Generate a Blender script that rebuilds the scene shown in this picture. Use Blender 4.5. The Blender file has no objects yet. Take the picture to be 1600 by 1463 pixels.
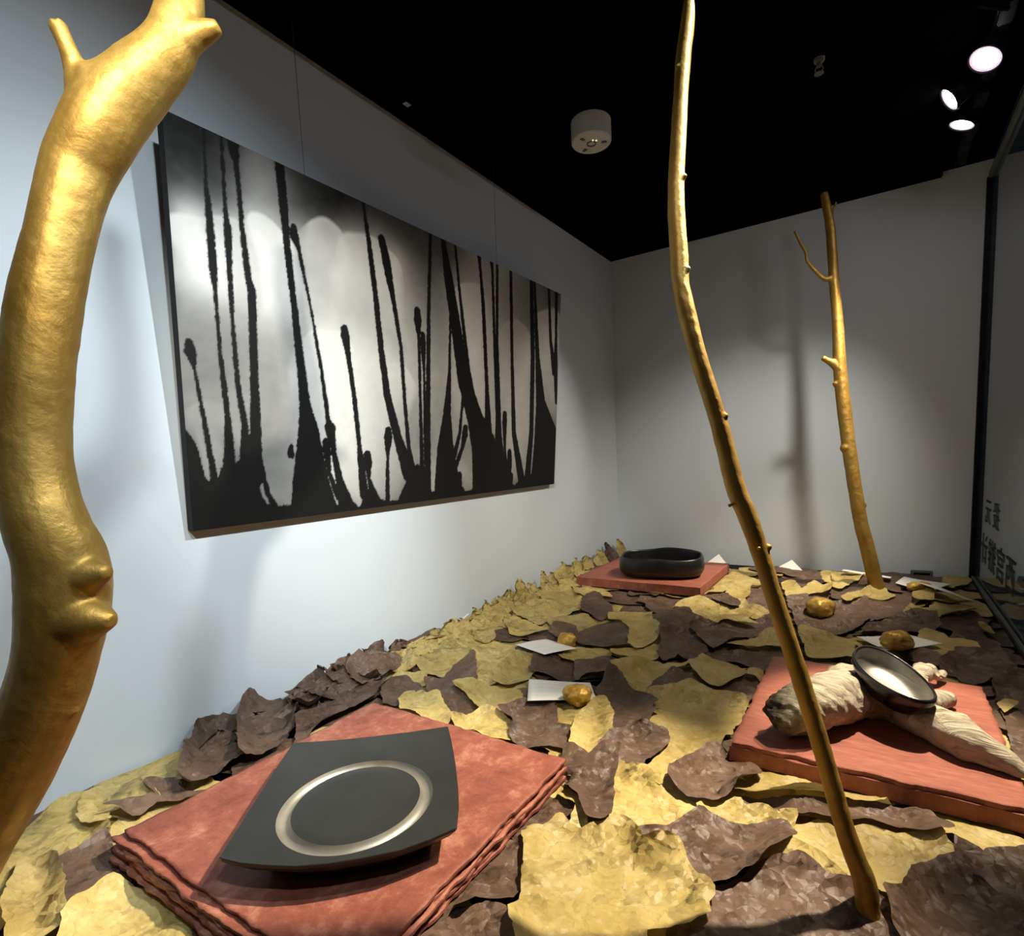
import bpy, bmesh, math, random
import numpy as np
from mathutils import Vector, Matrix
from mathutils.geometry import delaunay_2d_cdt

random.seed(7)
rng = np.random.default_rng(7)
scene = bpy.context.scene
col = scene.collection

# ------------------------------------------------------------------ camera
CAM = np.array([0.0, 0.0, 0.5])
F_PX, CX, CY = 844.16, 831.94, 812.85
YAW, PITCH, ROLL = 0.5699, -0.1145, -0.0478


def cam_axes():
    cy, sy, cp, sp = math.cos(YAW), math.sin(YAW), math.cos(PITCH), math.sin(PITCH)
    fwd = np.array([-sy * cp, cy * cp, sp])
    right = np.array([cy, sy, 0.0])
    up = np.cross(right, fwd)
    c, s = math.cos(ROLL), math.sin(ROLL)
    return c * right + s * up, -s * right + c * up, fwd


AR, AU, AF = cam_axes()
cam_d = bpy.data.cameras.new('camera')
cam_o = bpy.data.objects.new('camera', cam_d)
col.objects.link(cam_o)
m = Matrix(((AR[0], AU[0], -AF[0], CAM[0]), (AR[1], AU[1], -AF[1], CAM[1]), (AR[2], AU[2], -AF[2], CAM[2]), (0, 0, 0, 1)))
cam_o.matrix_world = m
cam_d.sensor_fit = 'HORIZONTAL'
cam_d.sensor_width = 36.0
cam_d.lens = 36.0 * F_PX / 1600.0
cam_d.shift_x = (800.0 - CX) / 1600.0
cam_d.shift_y = (CY - 731.5) / 1600.0
cam_d.clip_start = 0.01
scene.camera = cam_o

# ------------------------------------------------------------------ world, exposure
world = bpy.data.worlds.new('dim_gallery')
world.use_nodes = True
scene.world = world
world.node_tree.nodes['Background'].inputs[0].default_value = (0.72, 0.86, 1.0, 1)
world.node_tree.nodes['Background'].inputs[1].default_value = 0.012
scene.view_settings.view_transform = 'Standard'
scene.view_settings.look = 'None'
scene.view_settings.gamma = 1.0
scene.view_settings.use_curve_mapping = False
scene.view_settings.exposure = 0.05
scene.cycles.max_bounces = 6
scene.cycles.diffuse_bounces = 3
scene.cycles.glossy_bounces = 3

# track spotlights of the case: aim point, power, colour, cone, blend
#   (x, y, z of the lens, aim, watts, colour, cone degrees, blend)
WARM = (1.0, 0.85, 0.64)
NEUT = (1.0, 0.94, 0.84)
COOL = (0.84, 0.94, 1.0)

# ------------------------------------------------------------------ helpers: picture points to places
WALL_X, BACK_Y, GLASS_X, CEIL_Z = -1.0434, 2.3945, 0.2950, 1.370


def ray(x, y):
    return AF + AR * (x - CX) / F_PX - AU * (y - CY) / F_PX


def onz(x, y, z):
    d = ray(x, y)
    return CAM + d * ((z - CAM[2]) / d[2])


def onx(x, y, X):
    d = ray(x, y)
    return CAM + d * ((X - CAM[0]) / d[0])


def ony(x, y, Y):
    d = ray(x, y)
    return CAM + d * ((Y - CAM[1]) / d[1])


def atd(x, y, depth):
    return CAM + ray(x, y) * depth


def terrain(x, y):
    """height of the leaf bed: low in the middle, banked up against the left wall"""
    h = np.interp(y, [0.0, 0.45, 0.65, 0.95, 1.27, 1.69, 2.2, 2.4], [0.004, 0.006, 0.010, 0.016, 0.018, 0.020, 0.026, 0.026])
    t = np.clip(1.0 - (x - WALL_X) / 0.22, 0, 1)
    return 0.006 + h * t ** 1.6


def on_bed(x, y, lift=0.014):
    d = ray(x, y)
    t = (0.02 - CAM[2]) / d[2]
    for _ in range(25):
        p = CAM + d * t
        zt = terrain(min(max(p[0], WALL_X), 0.4), p[1]) + lift
        t = 0.5 * t + 0.5 * (zt - CAM[2]) / d[2]
    p = CAM + d * t
    if p[0] < WALL_X + 0.012:
        p = onx(x, y, WALL_X + 0.012)
    return p


# ------------------------------------------------------------------ helpers: noise
def _hash(ix, iy, iz, seed):
    n = (ix * 374761393 + iy * 668265263 + iz * 2147483647 + seed * 1274126177) & 0xffffffff
    n = ((n ^ (n >> 13)) * 1274126177) & 0xffffffff
    n = n ^ (n >> 16)
    return (n & 0xffff) / 65535.0


def vnoise(P, scale, seed=0):
    P = np.asarray(P, float) * scale
    if P.shape[1] == 2:
        P = np.column_stack([P, np.zeros(len(P))])
    I = np.floor(P).astype(np.int64)
    f = P - I
    f = f * f * (3 - 2 * f)
    out = np.zeros(len(P))
    for dx in (0, 1):
        for dy in (0, 1):
            for dz in (0, 1):
                w = (f[:, 0] if dx else 1 - f[:, 0]) * (f[:, 1] if dy else 1 - f[:, 1]) * (f[:, 2] if dz else 1 - f[:, 2])
                out += w * _hash(I[:, 0] + dx, I[:, 1] + dy, I[:, 2] + dz, seed)
    return out


def fbm(P, scale, seed=0, octv=3):
    o, a, t = 0, 1.0, 0
    for k in range(octv):
        o = o + a * vnoise(P, scale * 2 ** k, seed + 17 * k)
        t += a
        a *= 0.5
    return o / t


# ------------------------------------------------------------------ helpers: objects
def link(o, parent=None):
    col.objects.link(o)
    if parent is not None:
        o.parent = parent
    return o


def mesh_obj(name, verts, faces, mat, parent=None, smooth=False, origin=None):
    verts = np.asarray(verts, float)
    if origin is not None:
        verts = verts - np.asarray(origin, float)
    me = bpy.data.meshes.new(name)
    me.from_pydata([tuple(v) for v in verts], [], [tuple(int(i) for i in f) for f in faces])
    if smooth:
        me.polygons.foreach_set('use_smooth', [True] * len(me.polygons))
    if mat is not None:
        me.materials.append(mat)
    o = bpy.data.objects.new(name, me)
    if origin is not None:
        o.location = origin
    return link(o, parent)


def bm_obj(name, bm, mat, parent=None, smooth=False):
    me = bpy.data.meshes.new(name)
    bm.normal_update()
    bm.to_mesh(me)
    bm.free()
    if smooth:
        me.polygons.foreach_set('use_smooth', [True] * len(me.polygons))
    if mat is not None:
        me.materials.append(mat)
    return link(bpy.data.objects.new(name, me), parent)


def box_bm(x0, x1, y0, y1, z0, z1, bevel=0.0):
    bm = bmesh.new()
    bmesh.ops.create_cube(bm, size=1)
    for v in bm.verts:
        v.co = Vector((x0 + (v.co.x + .5) * (x1 - x0), y0 + (v.co.y + .5) * (y1 - y0), z0 + (v.co.z + .5) * (z1 - z0)))
    if bevel:
        bmesh.ops.bevel(bm, geom=list(bm.edges), offset=bevel, segments=2, affect='EDGES')
    return bm


def tag(o, label=None, cat=None, group=None, kind=None):
    if label:
        o['label'] = label
    if cat:
        o['category'] = cat
    if group:
        o['group'] = group
    if kind:
        o['kind'] = kind
    return o


def struct(name, bm, mat, label=None):
    o = bm_obj(name, bm, mat)
    return tag(o, label, 'structure' if False else None, None, 'structure')


def empty(name, loc, label, cat, group=None):
    o = bpy.data.objects.new(name, None)
    o.location = loc
    o.empty_display_size = 0.05
    link(o)
    return tag(o, label, cat, group)


def child(o, parent):
    """parent keeping world placement (parents here are only translated)"""
    o.parent = parent
    o.location = Vector(o.location) - Vector(parent.location)
    return o


# ------------------------------------------------------------------ materials
def new_mat(name):
    mt = bpy.data.materials.new(name)
    mt.use_nodes = True
    nt = mt.node_tree
    b = nt.nodes['Principled BSDF']
    return mt, nt, b


def setp(b, **kw):
    names = dict(color='Base Color', rough='Roughness', metal='Metallic', spec='Specular IOR Level', trans='Transmission Weight', ior='IOR',
                 coat='Coat Weight', emis='Emission Color', emst='Emission Strength', sheen='Sheen Weight')
    for k, v in kw.items():
        i = b.inputs[names[k]]
        i.default_value = (*v, 1) if isinstance(v, tuple) and len(v) == 3 else v


def noise_node(nt, scale, detail=4, rough=0.6, dist=0.0, coord='Object', vec=None):
    n = nt.nodes.new('ShaderNodeTexNoise')
    n.inputs['Scale'].default_value = scale
    n.inputs['Detail'].default_value = detail
    n.inputs['Roughness'].default_value = rough
    n.inputs['Distortion'].default_value = dist
    if vec is None:
        tc = nt.nodes.new('ShaderNodeTexCoord')
        vec = tc.outputs[coord]
    nt.links.new(vec, n.inputs['Vector'])
    return n


def ramp(nt, src, stops):
    r = nt.nodes.new('ShaderNodeValToRGB')
    el = r.color_ramp.elements
    while len(el) < len(stops):
        el.new(0.5)
    for e, (p, c) in zip(el, stops):
        e.position = p
        e.color = (*c, 1)
    nt.links.new(src, r.inputs['Fac'])
    return r


def bump(nt, b, src, strength, dist=0.01, prev=None):
    n = nt.nodes.new('ShaderNodeBump')
    n.inputs['Strength'].default_value = strength
    n.inputs['Distance'].default_value = dist
    nt.links.new(src, n.inputs['Height'])
    if prev is not None:
        nt.links.new(prev.outputs['Normal'], n.inputs['Normal'])
    nt.links.new(n.outputs['Normal'], b.inputs['Normal'])
    return n


def simple(name, color, rough=0.6, metal=0.0, spec=0.5, var=0.0, vscale=20, bmp=0.0, bscale=80):
    mt, nt, b = new_mat(name)
    setp(b, color=color, rough=rough, metal=metal, spec=spec)
    if var:
        n = noise_node(nt, vscale)
        r = ramp(nt, n.outputs['Fac'], [(0.3, tuple(c * (1 - var) for c in color)), (0.7, tuple(min(1, c * (1 + var)) for c in color))])
        nt.links.new(r.outputs['Color'], b.inputs['Base Color'])
    if bmp:
        n2 = noise_node(nt, bscale)
        bump(nt, b, n2.outputs['Fac'], bmp, 0.004)
    return mt


M = {}
M['wall'] = simple('painted_wall', (0.62, 0.67, 0.695), 0.65, spec=0.25, var=0.015, vscale=3, bmp=0.04, bscale=400)
M['black'] = simple('matt_black_ceiling', (0.0012, 0.0012, 0.0013), 0.95, spec=0.0, var=0.1)
M['platform'] = simple('black_platform', (0.006, 0.005, 0.005), 0.8, spec=0.1, var=0.2)
M['blackmetal'] = simple('black_seal', (0.004, 0.005, 0.006), 0.5, spec=0.2, var=0.1)
M['darkmetal'] = simple('lamp_housing_black', (0.006, 0.006, 0.007), 0.5, spec=0.15, var=0.1)
M['railmetal'] = simple('grey_rail', (0.17, 0.18, 0.165), 0.45, metal=0.3, var=0.12, vscale=30)
M['lens'] = None
M['white_plastic'] = simple('white_plastic', (0.62, 0.62, 0.55), 0.5, var=0.03)
M['grey_plastic'] = simple('grey_plastic', (0.12, 0.12, 0.10), 0.6, var=0.1)
M['card'] = simple('white_card', (0.80, 0.79, 0.73), 0.7, spec=0.2, var=0.02, vscale=40, bmp=0.05, bscale=300)
M['print'] = simple('faint_grey_print', (0.68, 0.67, 0.62), 0.8, spec=0.1, var=0.1)
M['vinyl'] = simple('dark_vinyl_letters', (0.02, 0.025, 0.02), 0.7, spec=0.1, var=0.1)
M['wire'] = simple('thin_steel_wire', (0.10, 0.11, 0.12), 0.4, metal=0.6, var=0.1)


def emissive(name, colr, strength):
    mt, nt, b = new_mat(name)
    setp(b, color=(0.8, 0.8, 0.8), rough=0.3, emis=colr, emst=strength)
    n = noise_node(nt, 60)
    r = ramp(nt, n.outputs['Fac'], [(0.3, tuple(c * 0.96 for c in colr)), (0.7, colr)])
    nt.links.new(r.outputs['Color'], b.inputs['Emission Color'])
    return mt


M['lens'] = emissive('lit_lens', (1.0, 0.93, 0.97), 40.0)
M['reflector'] = emissive('glowing_reflector', (0.80, 0.55, 0.86), 0.6)
M['led'] = emissive('yellow_led', (0.95, 0.9, 0.45), 1.0)


def gold_mat():
    mt, nt, b = new_mat('gold_paint_on_bark')
    setp(b, rough=0.42, metal=0.6, spec=0.4)
    n = noise_node(nt, 14, 6, 0.65)
    r = ramp(nt, n.outputs['Fac'], [(0.25, (0.27, 0.14, 0.018)), (0.5, (0.37, 0.22, 0.044)), (0.75, (0.46, 0.30, 0.08))])
    nt.links.new(r.outputs['Color'], b.inputs['Base Color'])
    n2 = noise_node(nt, 90, 5, 0.6)
    n3 = noise_node(nt, 25, 3, 0.5, 1.5)
    b1 = bump(nt, b, n2.outputs['Fac'], 0.4, 0.002)
    bump(nt, b, n3.outputs['Fac'], 0.35, 0.003, b1)
    rr = ramp(nt, n2.outputs['Fac'], [(0.3, (0.42,) * 3), (0.7, (0.58,) * 3)])
    nt.links.new(rr.outputs['Color'], b.inputs['Roughness'])
    return mt


M['gold'] = gold_mat()


def gold_stone_mat():
    mt, nt, b = new_mat('gold_leaf_stone')
    setp(b, rough=0.42, metal=0.42)
    n = noise_node(nt, 45, 5, 0.6)
    r = ramp(nt, n.outputs['Fac'], [(0.3, (0.38, 0.20, 0.03)), (0.6, (0.62, 0.40, 0.08)), (0.8, (0.72, 0.52, 0.16))])
    nt.links.new(r.outputs['Color'], b.inputs['Base Color'])
    n2 = noise_node(nt, 160, 4)
    bump(nt, b, n2.outputs['Fac'], 0.5, 0.003)
    return mt


M['nugget'] = gold_stone_mat()


def leaf_mat(name, c0, c1, c2, trans):
    mt, nt, b = new_mat(name)
    oi = nt.nodes.new('ShaderNodeObjectInfo')
    tc = nt.nodes.new('ShaderNodeTexCoord')
    add = nt.nodes.new('ShaderNodeVectorMath')
    add.operation = 'MULTIPLY_ADD'
    nt.links.new(oi.outputs['Random'], add.inputs[0])
    add.inputs[1].default_value = (37, 53, 11)
    nt.links.new(tc.outputs['Object'], add.inputs[2])
    vec = add.outputs[0]
    n = noise_node(nt, 16, 4, 0.6, 0.0, vec=vec)
    r = ramp(nt, n.outputs['Fac'], [(0.28, c0), (0.5, c1), (0.75, c2)])
    hs = nt.nodes.new('ShaderNodeHueSaturation')
    mr = nt.nodes.new('ShaderNodeMapRange')
    nt.links.new(oi.outputs['Random'], mr.inputs['Value'])
    mr.inputs['To Min'].default_value = 0.82
    mr.inputs['To Max'].default_value = 1.14
    nt.links.new(mr.outputs['Result'], hs.inputs['Value'])
    nt.links.new(r.outputs['Color'], hs.inputs['Color'])
    nt.links.new(hs.outputs['Color'], b.inputs['Base Color'])
    setp(b, rough=0.5, spec=0.35)
    # crumple relief: little tilted facets meeting in creases, at two sizes
    nd = noise_node(nt, 22, 2, 0.55, 0, vec=vec)
    wv = nt.nodes.new('ShaderNodeVectorMath')
    wv.operation = 'MULTIPLY_ADD'
    nt.links.new(nd.outputs['Color'], wv.inputs[0])
    wv.inputs[1].default_value = (0.022, 0.022, 0.022)
    nt.links.new(vec, wv.inputs[2])
    total = None
    for sc_, st_ in ((26, 0.40), (62, 0.45), (150, 0.45)):
        vo = nt.nodes.new('ShaderNodeTexVoronoi')
        vo.feature = 'F1'
        vo.inputs['Scale'].default_value = sc_
        nt.links.new(wv.outputs[0], vo.inputs['Vector'])
        df = nt.nodes.new('ShaderNodeVectorMath')
        df.operation = 'SUBTRACT'
        nt.links.new(wv.outputs[0], df.inputs[0])
        nt.links.new(vo.outputs['Position'], df.inputs[1])
        cc = nt.nodes.new('ShaderNodeVectorMath')
        cc.operation = 'SUBTRACT'
        nt.links.new(vo.outputs['Color'], cc.inputs[0])
        cc.inputs[1].default_value = (0.5, 0.5, 0.5)
        dt = nt.nodes.new('ShaderNodeVectorMath')
        dt.operation = 'DOT_PRODUCT'
        nt.links.new(df.outputs[0], dt.inputs[0])
        nt.links.new(cc.outputs[0], dt.inputs[1])
        ma = nt.nodes.new('ShaderNodeMath')
        ma.operation = 'MULTIPLY_ADD'
        nt.links.new(dt.outputs['Value'], ma.inputs[0])
        ma.inputs[1].default_value = st_
        if total is not None:
            nt.links.new(total, ma.inputs[2])
        else:
            ma.inputs[2].default_value = 0.0
        total = ma.outputs[0]
    b2 = bump(nt, b, total, 1.0, 1.0)
    tr = nt.nodes.new('ShaderNodeBsdfTranslucent')
    nt.links.new(hs.outputs['Color'], tr.inputs['Color'])
    nt.links.new(b2.outputs['Normal'], tr.inputs['Normal'])
    mx = nt.nodes.new('ShaderNodeMixShader')
    mx.inputs['Fac'].default_value = trans
    nt.links.new(b.outputs['BSDF'], mx.inputs[1])
    nt.links.new(tr.outputs['BSDF'], mx.inputs[2])
    nt.links.new(mx.outputs['Shader'], nt.nodes['Material Output'].inputs['Surface'])
    return mt


M['leafY'] = leaf_mat('mustard_crumpled_paper', (0.43, 0.315, 0.092), (0.53, 0.41, 0.145), (0.62, 0.50, 0.215), 0.16)
M['leafB'] = leaf_mat('brown_crumpled_paper', (0.090, 0.055, 0.038), (0.127, 0.080, 0.055), (0.18, 0.121, 0.085), 0.10)


def red_board_mat(name, lo, mid, hi, sx=1.0):
    mt, nt, b = new_mat(name)
    setp(b, rough=0.5, spec=0.3)
    tc = nt.nodes.new('ShaderNodeTexCoord')
    mp = nt.nodes.new('ShaderNodeMapping')
    mp.inputs['Scale'].default_value = (1.0, sx, 1.0)
    nt.links.new(tc.outputs['Object'], mp.inputs['Vector'])
    n = noise_node(nt, 19, 10, 0.78, 0.25, vec=mp.outputs['Vector'])
    r = ramp(nt, n.outputs['Fac'], [(0.32, lo), (0.52, mid), (0.68, hi)])
    nt.links.new(r.outputs['Color'], b.inputs['Base Color'])
    n2 = noise_node(nt, 70, 8, 0.75, 0.4, vec=mp.outputs['Vector'])
    bump(nt, b, n2.outputs['Fac'], 0.5, 0.003)
    return mt


M['red'] = red_board_mat('red_lacquered_paper', (0.15, 0.040, 0.026), (0.265, 0.083, 0.053), (0.45, 0.21, 0.14))
M['redgrain'] = red_board_mat('red_grained_board', (0.22, 0.062, 0.040), (0.32, 0.102, 0.066), (0.43, 0.175, 0.115), 5.0)
M['rededge'] = red_board_mat('pale_red_deckle', (0.16, 0.045, 0.03), (0.36, 0.13, 0.085), (0.62, 0.36, 0.25))


def black_ware(name, c, rough, spec):
    mt, nt, b = new_mat(name)
    setp(b, rough=rough, spec=spec)
    n = noise_node(nt, 25, 4)
    r = ramp(nt, n.outputs['Fac'], [(0.3, tuple(x * 0.8 for x in c)), (0.7, tuple(x * 1.2 for x in c))])
    nt.links.new(r.outputs['Color'], b.inputs['Base Color'])
    n2 = noise_node(nt, 500, 3)
    bump(nt, b, n2.outputs['Fac'], 0.12, 0.001)
    return mt


M['tray'] = black_ware('matt_black_stone', (0.016, 0.017, 0.015), 0.42, 0.5)
M['groove'] = black_ware('highlight_grey_groove', (0.30, 0.285, 0.24), 0.42, 0.5)  # speckled grey, paled so the colour stands in for the curve's highlight
M['groove'].node_tree.nodes['Principled BSDF'].inputs['Metallic'].default_value = 0.55
M['bowl'] = black_ware('satin_black_ceramic', (0.008, 0.008, 0.008), 0.34, 0.5)
M['dish'] = black_ware('glossy_black_ceramic', (0.008, 0.008, 0.008), 0.24, 0.6)
M['dish_in'] = black_ware('graphite_glaze', (0.42, 0.40, 0.35), 0.36, 0.6)
M['dish_in'].node_tree.nodes['Principled BSDF'].inputs['Metallic'].default_value = 0.85


def driftwood_mat():
    mt, nt, b = new_mat('bleached_driftwood')
    setp(b, rough=0.75, spec=0.2)
    tc = nt.nodes.new('ShaderNodeTexCoord')
    mp = nt.nodes.new('ShaderNodeMapping')
    mp.inputs['Rotation'].default_value = (0, 0, 0.5)
    mp.inputs['Scale'].default_value = (0.28, 2.2, 1.6)
    nt.links.new(tc.outputs['Object'], mp.inputs['Vector'])
    n = noise_node(nt, 30, 7, 0.7, 0.8, vec=mp.outputs['Vector'])
    r = ramp(nt, n.outputs['Fac'], [(0.28, (0.12, 0.09, 0.055)), (0.40, (0.48, 0.41, 0.29)), (0.64, (0.70, 0.63, 0.48))])
    sep = nt.nodes.new('ShaderNodeSeparateXYZ')
    nt.links.new(tc.outputs['Object'], sep.inputs['Vector'])
    n3 = noise_node(nt, 40, 5, 0.7)
    ma = nt.nodes.new('ShaderNodeMath')
    ma.operation = 'MULTIPLY_ADD'
    nt.links.new(n3.outputs['Fac'], ma.inputs[0])
    ma.inputs[1].default_value = 0.08
    nt.links.new(sep.outputs['X'], ma.inputs[2])
    cr = ramp(nt, ma.outputs[0], [(0.0, (0, 0, 0)), (1.0, (1, 1, 1))])
    mr = nt.nodes.new('ShaderNodeMapRange')
    nt.links.new(ma.outputs[0], mr.inputs['Value'])
    mr.inputs['From Min'].default_value = -0.085
    mr.inputs['From Max'].default_value = -0.020
    mx = nt.nodes.new('ShaderNodeMix')
    mx.data_type = 'RGBA'
    nt.links.new(mr.outputs['Result'], mx.inputs['Factor'])
    mx.inputs['A'].default_value = (0.045, 0.036, 0.022, 1)
    nt.links.new(r.outputs['Color'], mx.inputs['B'])
    nt.links.new(mx.outputs['Result'], b.inputs['Base Color'])
    bump(nt, b, n.outputs['Fac'], 1.0, 0.012)
    nt.nodes.remove(cr)
    return mt


M['drift'] = driftwood_mat()


def glass_mat():
    mt, nt, b = new_mat('case_glass')
    setp(b, color=(0.93, 0.98, 0.95), rough=0.0, trans=1.0, ior=1.5)
    n = noise_node(nt, 3)
    r = ramp(nt, n.outputs['Fac'], [(0.3, (0.92, 0.975, 0.945)), (0.7, (0.94, 0.985, 0.955))])
    nt.links.new(r.outputs['Color'], b.inputs['Base Color'])
    return mt


M['glass'] = glass_mat()

# ------------------------------------------------------------------ the case: walls, floor, ceiling, glass
Y0 = -0.55
struct('wall_left', box_bm(WALL_X - 0.04, WALL_X, Y0, BACK_Y + 0.04, -0.05, 1.42), M['wall'])
struct('wall_back', box_bm(WALL_X, GLASS_X + 0.02, BACK_Y, BACK_Y + 0.04, -0.05, 1.42), M['wall'])
struct('floor', box_bm(WALL_X, GLASS_X + 0.03, Y0, BACK_Y, -0.05, 0.0), M['platform'])
struct('ceiling', box_bm(WALL_X, 0.163, Y0, BACK_Y, CEIL_Z, CEIL_Z + 0.05), M['black'])
struct('trim_1', box_bm(0.163, GLASS_X + 0.03, Y0, BACK_Y, CEIL_Z + 0.018, CEIL_Z + 0.05), M['black'])      # recess over the lamp track
struct('trim_2', box_bm(GLASS_X - 0.014, GLASS_X - 0.001, BACK_Y - 0.022, BACK_Y - 0.0005, 0.0, 1.331, 0.002), M['blackmetal'])   # corner seal
struct('trim_3', box_bm(GLASS_X - 0.012, GLASS_X - 0.001, Y0, BACK_Y - 0.024, 1.322, 1.340, 0.002), M['railmetal'])
struct('trim_4', box_bm(GLASS_X - 0.010, GLASS_X - 0.001, Y0, BACK_Y - 0.024, 0.0, 0.020, 0.002), M['railmetal'])
struct('window_1', box_bm(GLASS_X, GLASS_X + 0.010, Y0, BACK_Y, 0.001, CEIL_Z + 0.017), M['glass'])

# ------------------------------------------------------------------ lamps on the track
TRK_X = 0.205
track = bm_obj('lamp_track', box_bm(TRK_X - 0.014, TRK_X + 0.014, Y0 + 0.05, BACK_Y - 0.06, CEIL_Z + 0.0, CEIL_Z + 0.0175, 0.002), M['darkmetal'])
tag(track, 'black lamp track running along the ceiling recess beside the glass', 'track')


def spot_lamp(pos, aim, watts, colr, cone, blend, label, radius=0.030, soft=0.02):
    pos = Vector(pos)
    aim = Vector(aim)
    d = (aim - pos).normalized()
    root = empty('track_spotlight', (TRK_X, pos.y, CEIL_Z), label, 'spotlight', 'track spotlights in the ceiling recess')
    q = d.to_track_quat('-Z', 'Y').to_matrix().to_4x4()
    mw = Matrix.Translation(pos) @ q
    inv = Matrix.Translation(-Vector(root.location))
    # housing: open can with a stepped rim
    bm = bmesh.new()
    prof = [(0.0, 0.062), (0.020, 0.062), (0.026, 0.055), (0.0285, 0.045), (0.0285, 0.030), (0.0295, 0.028), (0.0295, 0.024), (0.0285, 0.022),
            (0.0285, 0.006), (radius + 0.0025, 0.003), (radius + 0.0025, -0.003), (radius + 0.0005, -0.003), (radius - 0.001, 0.001)]
    n = 40
    rings = []
    for r_, z_ in prof:
        if r_ == 0:
            rings.append([bm.verts.new((0, 0, z_))])
        else:
            rings.append([bm.verts.new((r_ * math.cos(2 * math.pi * k / n), r_ * math.sin(2 * math.pi * k / n), z_)) for k in range(n)])
    for a, b_ in zip(rings, rings[1:]):
        for k in range(n):
            if len(a) == 1:
                bm.faces.new((a[0], b_[k], b_[(k + 1) % n]))
            else:
                bm.faces.new((a[k], b_[k], b_[(k + 1) % n], a[(k + 1) % n]))
    bm.transform(inv @ mw)
    bm_obj('housing', bm, M['darkmetal'], root, True)
    bm = bmesh.new()
    vs = []
    for rr, zz in ((radius * 0.76, 0.0), (radius * 0.5, -0.0012), (radius * 0.25, -0.002)):
        vs.append([bm.verts.new((rr * math.cos(2 * math.pi * k / n), rr * math.sin(2 * math.pi * k / n), zz)) for k in range(n)])
    for a, b_ in zip(vs, vs[1:]):
        for k in range(n):
            bm.faces.new((a[k], b_[k], b_[(k + 1) % n], a[(k + 1) % n]))
    bm.faces.new(list(reversed(vs[-1])))
    bmesh.ops.recalc_face_normals(bm, faces=bm.faces)
    bm.transform(inv @ mw)
    ln = bm_obj('lens', bm, M['lens'], root, True)
    ln['label'] = 'glowing white lens'
    bm = bmesh.new()
    vs = []
    for rr, zz in ((radius - 0.001, -0.0005), (radius * 0.76, 0.0006)):
        vs.append([bm.verts.new((rr * math.cos(2 * math.pi * k / n), rr * math.sin(2 * math.pi * k / n), zz)) for k in range(n)])
    for k in range(n):
        bm.faces.new((vs[0][k], vs[1][k], vs[1][(k + 1) % n], vs[0][(k + 1) % n]))
    bm.transform(inv @ mw)
    rf = bm_obj('reflector_ring', bm, M['reflector'], root, True)
    rf['label'] = 'pinkish glowing reflector ring'
    # adaptor and yoke
    bm = box_bm(-0.013, 0.013, 0.030, 0.105, -0.020, -0.0005, 0.002)
    bm_obj('track_adaptor', bm, M['darkmetal'], root)
    back = (inv @ mw) @ Vector((0, 0, 0.050))
    bm = bmesh.new()
    tube_bm(bm, [(0, 0.05, -0.015), tuple(back)], [0.005, 0.005], 10)
    bm_obj('arm', bm, M['darkmetal'], root, True)
    ld = bpy.data.lights.new('spot_beam', 'SPOT')
    ld.energy = watts
    ld.color = colr
    ld.spot_size = math.radians(cone)
    ld.spot_blend = blend
    ld.shadow_soft_size = soft
    lo = bpy.data.objects.new('beam', ld)
    lo.matrix_world = inv @ mw @ Matrix.Translation((0, 0, -0.012))
    link(lo, root)
    return root


def tube_bm(bm, pts, rad, n=12, cap=True):
    pts = [Vector(p) for p in pts]
    rings = []
    up = Vector((0.3, 0.2, 1))
    prev = None
    for i, p in enumerate(pts):
        if i == 0:
            t = pts[1] - p
        elif i == len(pts) - 1:
            t = p - pts[-2]
        else:
            t = pts[i + 1] - pts[i - 1]
        t.normalize()
        if prev is None:
            a = t.cross(up)
            if a.length < 1e-4:
                a = t.cross(Vector((1, 0, 0)))
        else:
            a = prev - t * prev.dot(t)
        a.normalize()
        prev = a
        b_ = t.cross(a)
        rings.append([bm.verts.new(p + (a * math.cos(2 * math.pi * k / n) + b_ * math.sin(2 * math.pi * k / n)) * rad[i]) for k in range(n)])
    for r0, r1 in zip(rings, rings[1:]):
        for k in range(n):
            bm.faces.new((r0[k], r0[(k + 1) % n], r1[(k + 1) % n], r1[k]))
    if cap:
        bm.faces.new(list(reversed(rings[0])))
        bm.faces.new(rings[-1])
    return bm


pA, pB, pC = onz(1540, 92, 1.345), onz(1484, 155, 1.345), onz(1503, 195, 1.345)
spot_lamp(pA, (-0.45, 1.20, 0.02), 18, WARM, 70, 0.7, 'largest bright round spotlight, nearest of the three lit under the black ceiling', 0.032)
spot_lamp(pB, (-1.04, 1.72, 0.52), 24, NEUT, 36, 0.9, 'tall narrow looking spotlight, leftmost of the three lit under the black ceiling', 0.030)
spot_lamp(pC, (-0.36, 1.97, 0.00), 105, WARM, 46, 0.9, 'lowest and farthest of the three lit spotlights, above the far corner post', 0.030)
# the rest of the row, nearer than the picture's edge
spot_lamp((0.17, 1.49, 1.335), (-0.60, 2.39, 0.00), 46, NEUT, 64, 1.0, 'spotlight of the same track, turned to the foot of the back wall', soft=0.05)
spot_lamp((0.17, 1.28, 1.335), (0.06, 1.00, 0.08), 170, WARM, 24, 0.5, 'spotlight of the same track, above the driftwood and oval dish')
spot_lamp((0.17, 1.02, 1.335), (-0.36, 0.44, 0.05), 200, WARM, 40, 0.7, 'spotlight of the same track, turned to the near red board', soft=0.022)
spot_lamp((0.17, 0.75, 1.335), (-1.04, 0.45, 0.32), 60, COOL, 58, 0.9, 'spotlight of the same track, turned to the wall below the near end of the painting')
spot_lamp((0.17, 0.12, 1.335), (-1.04, 0.40, 0.45), 42, COOL, 70, 0.9, 'spotlight of the same track, turned to the near end of the white wall', soft=0.035)
spot_lamp((0.17, -0.35, 1.335), (-1.04, 1.12, 0.36), 150, NEUT, 38, 1.0, 'spotlight at the near end of the track, turned to the drip painting')

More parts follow.
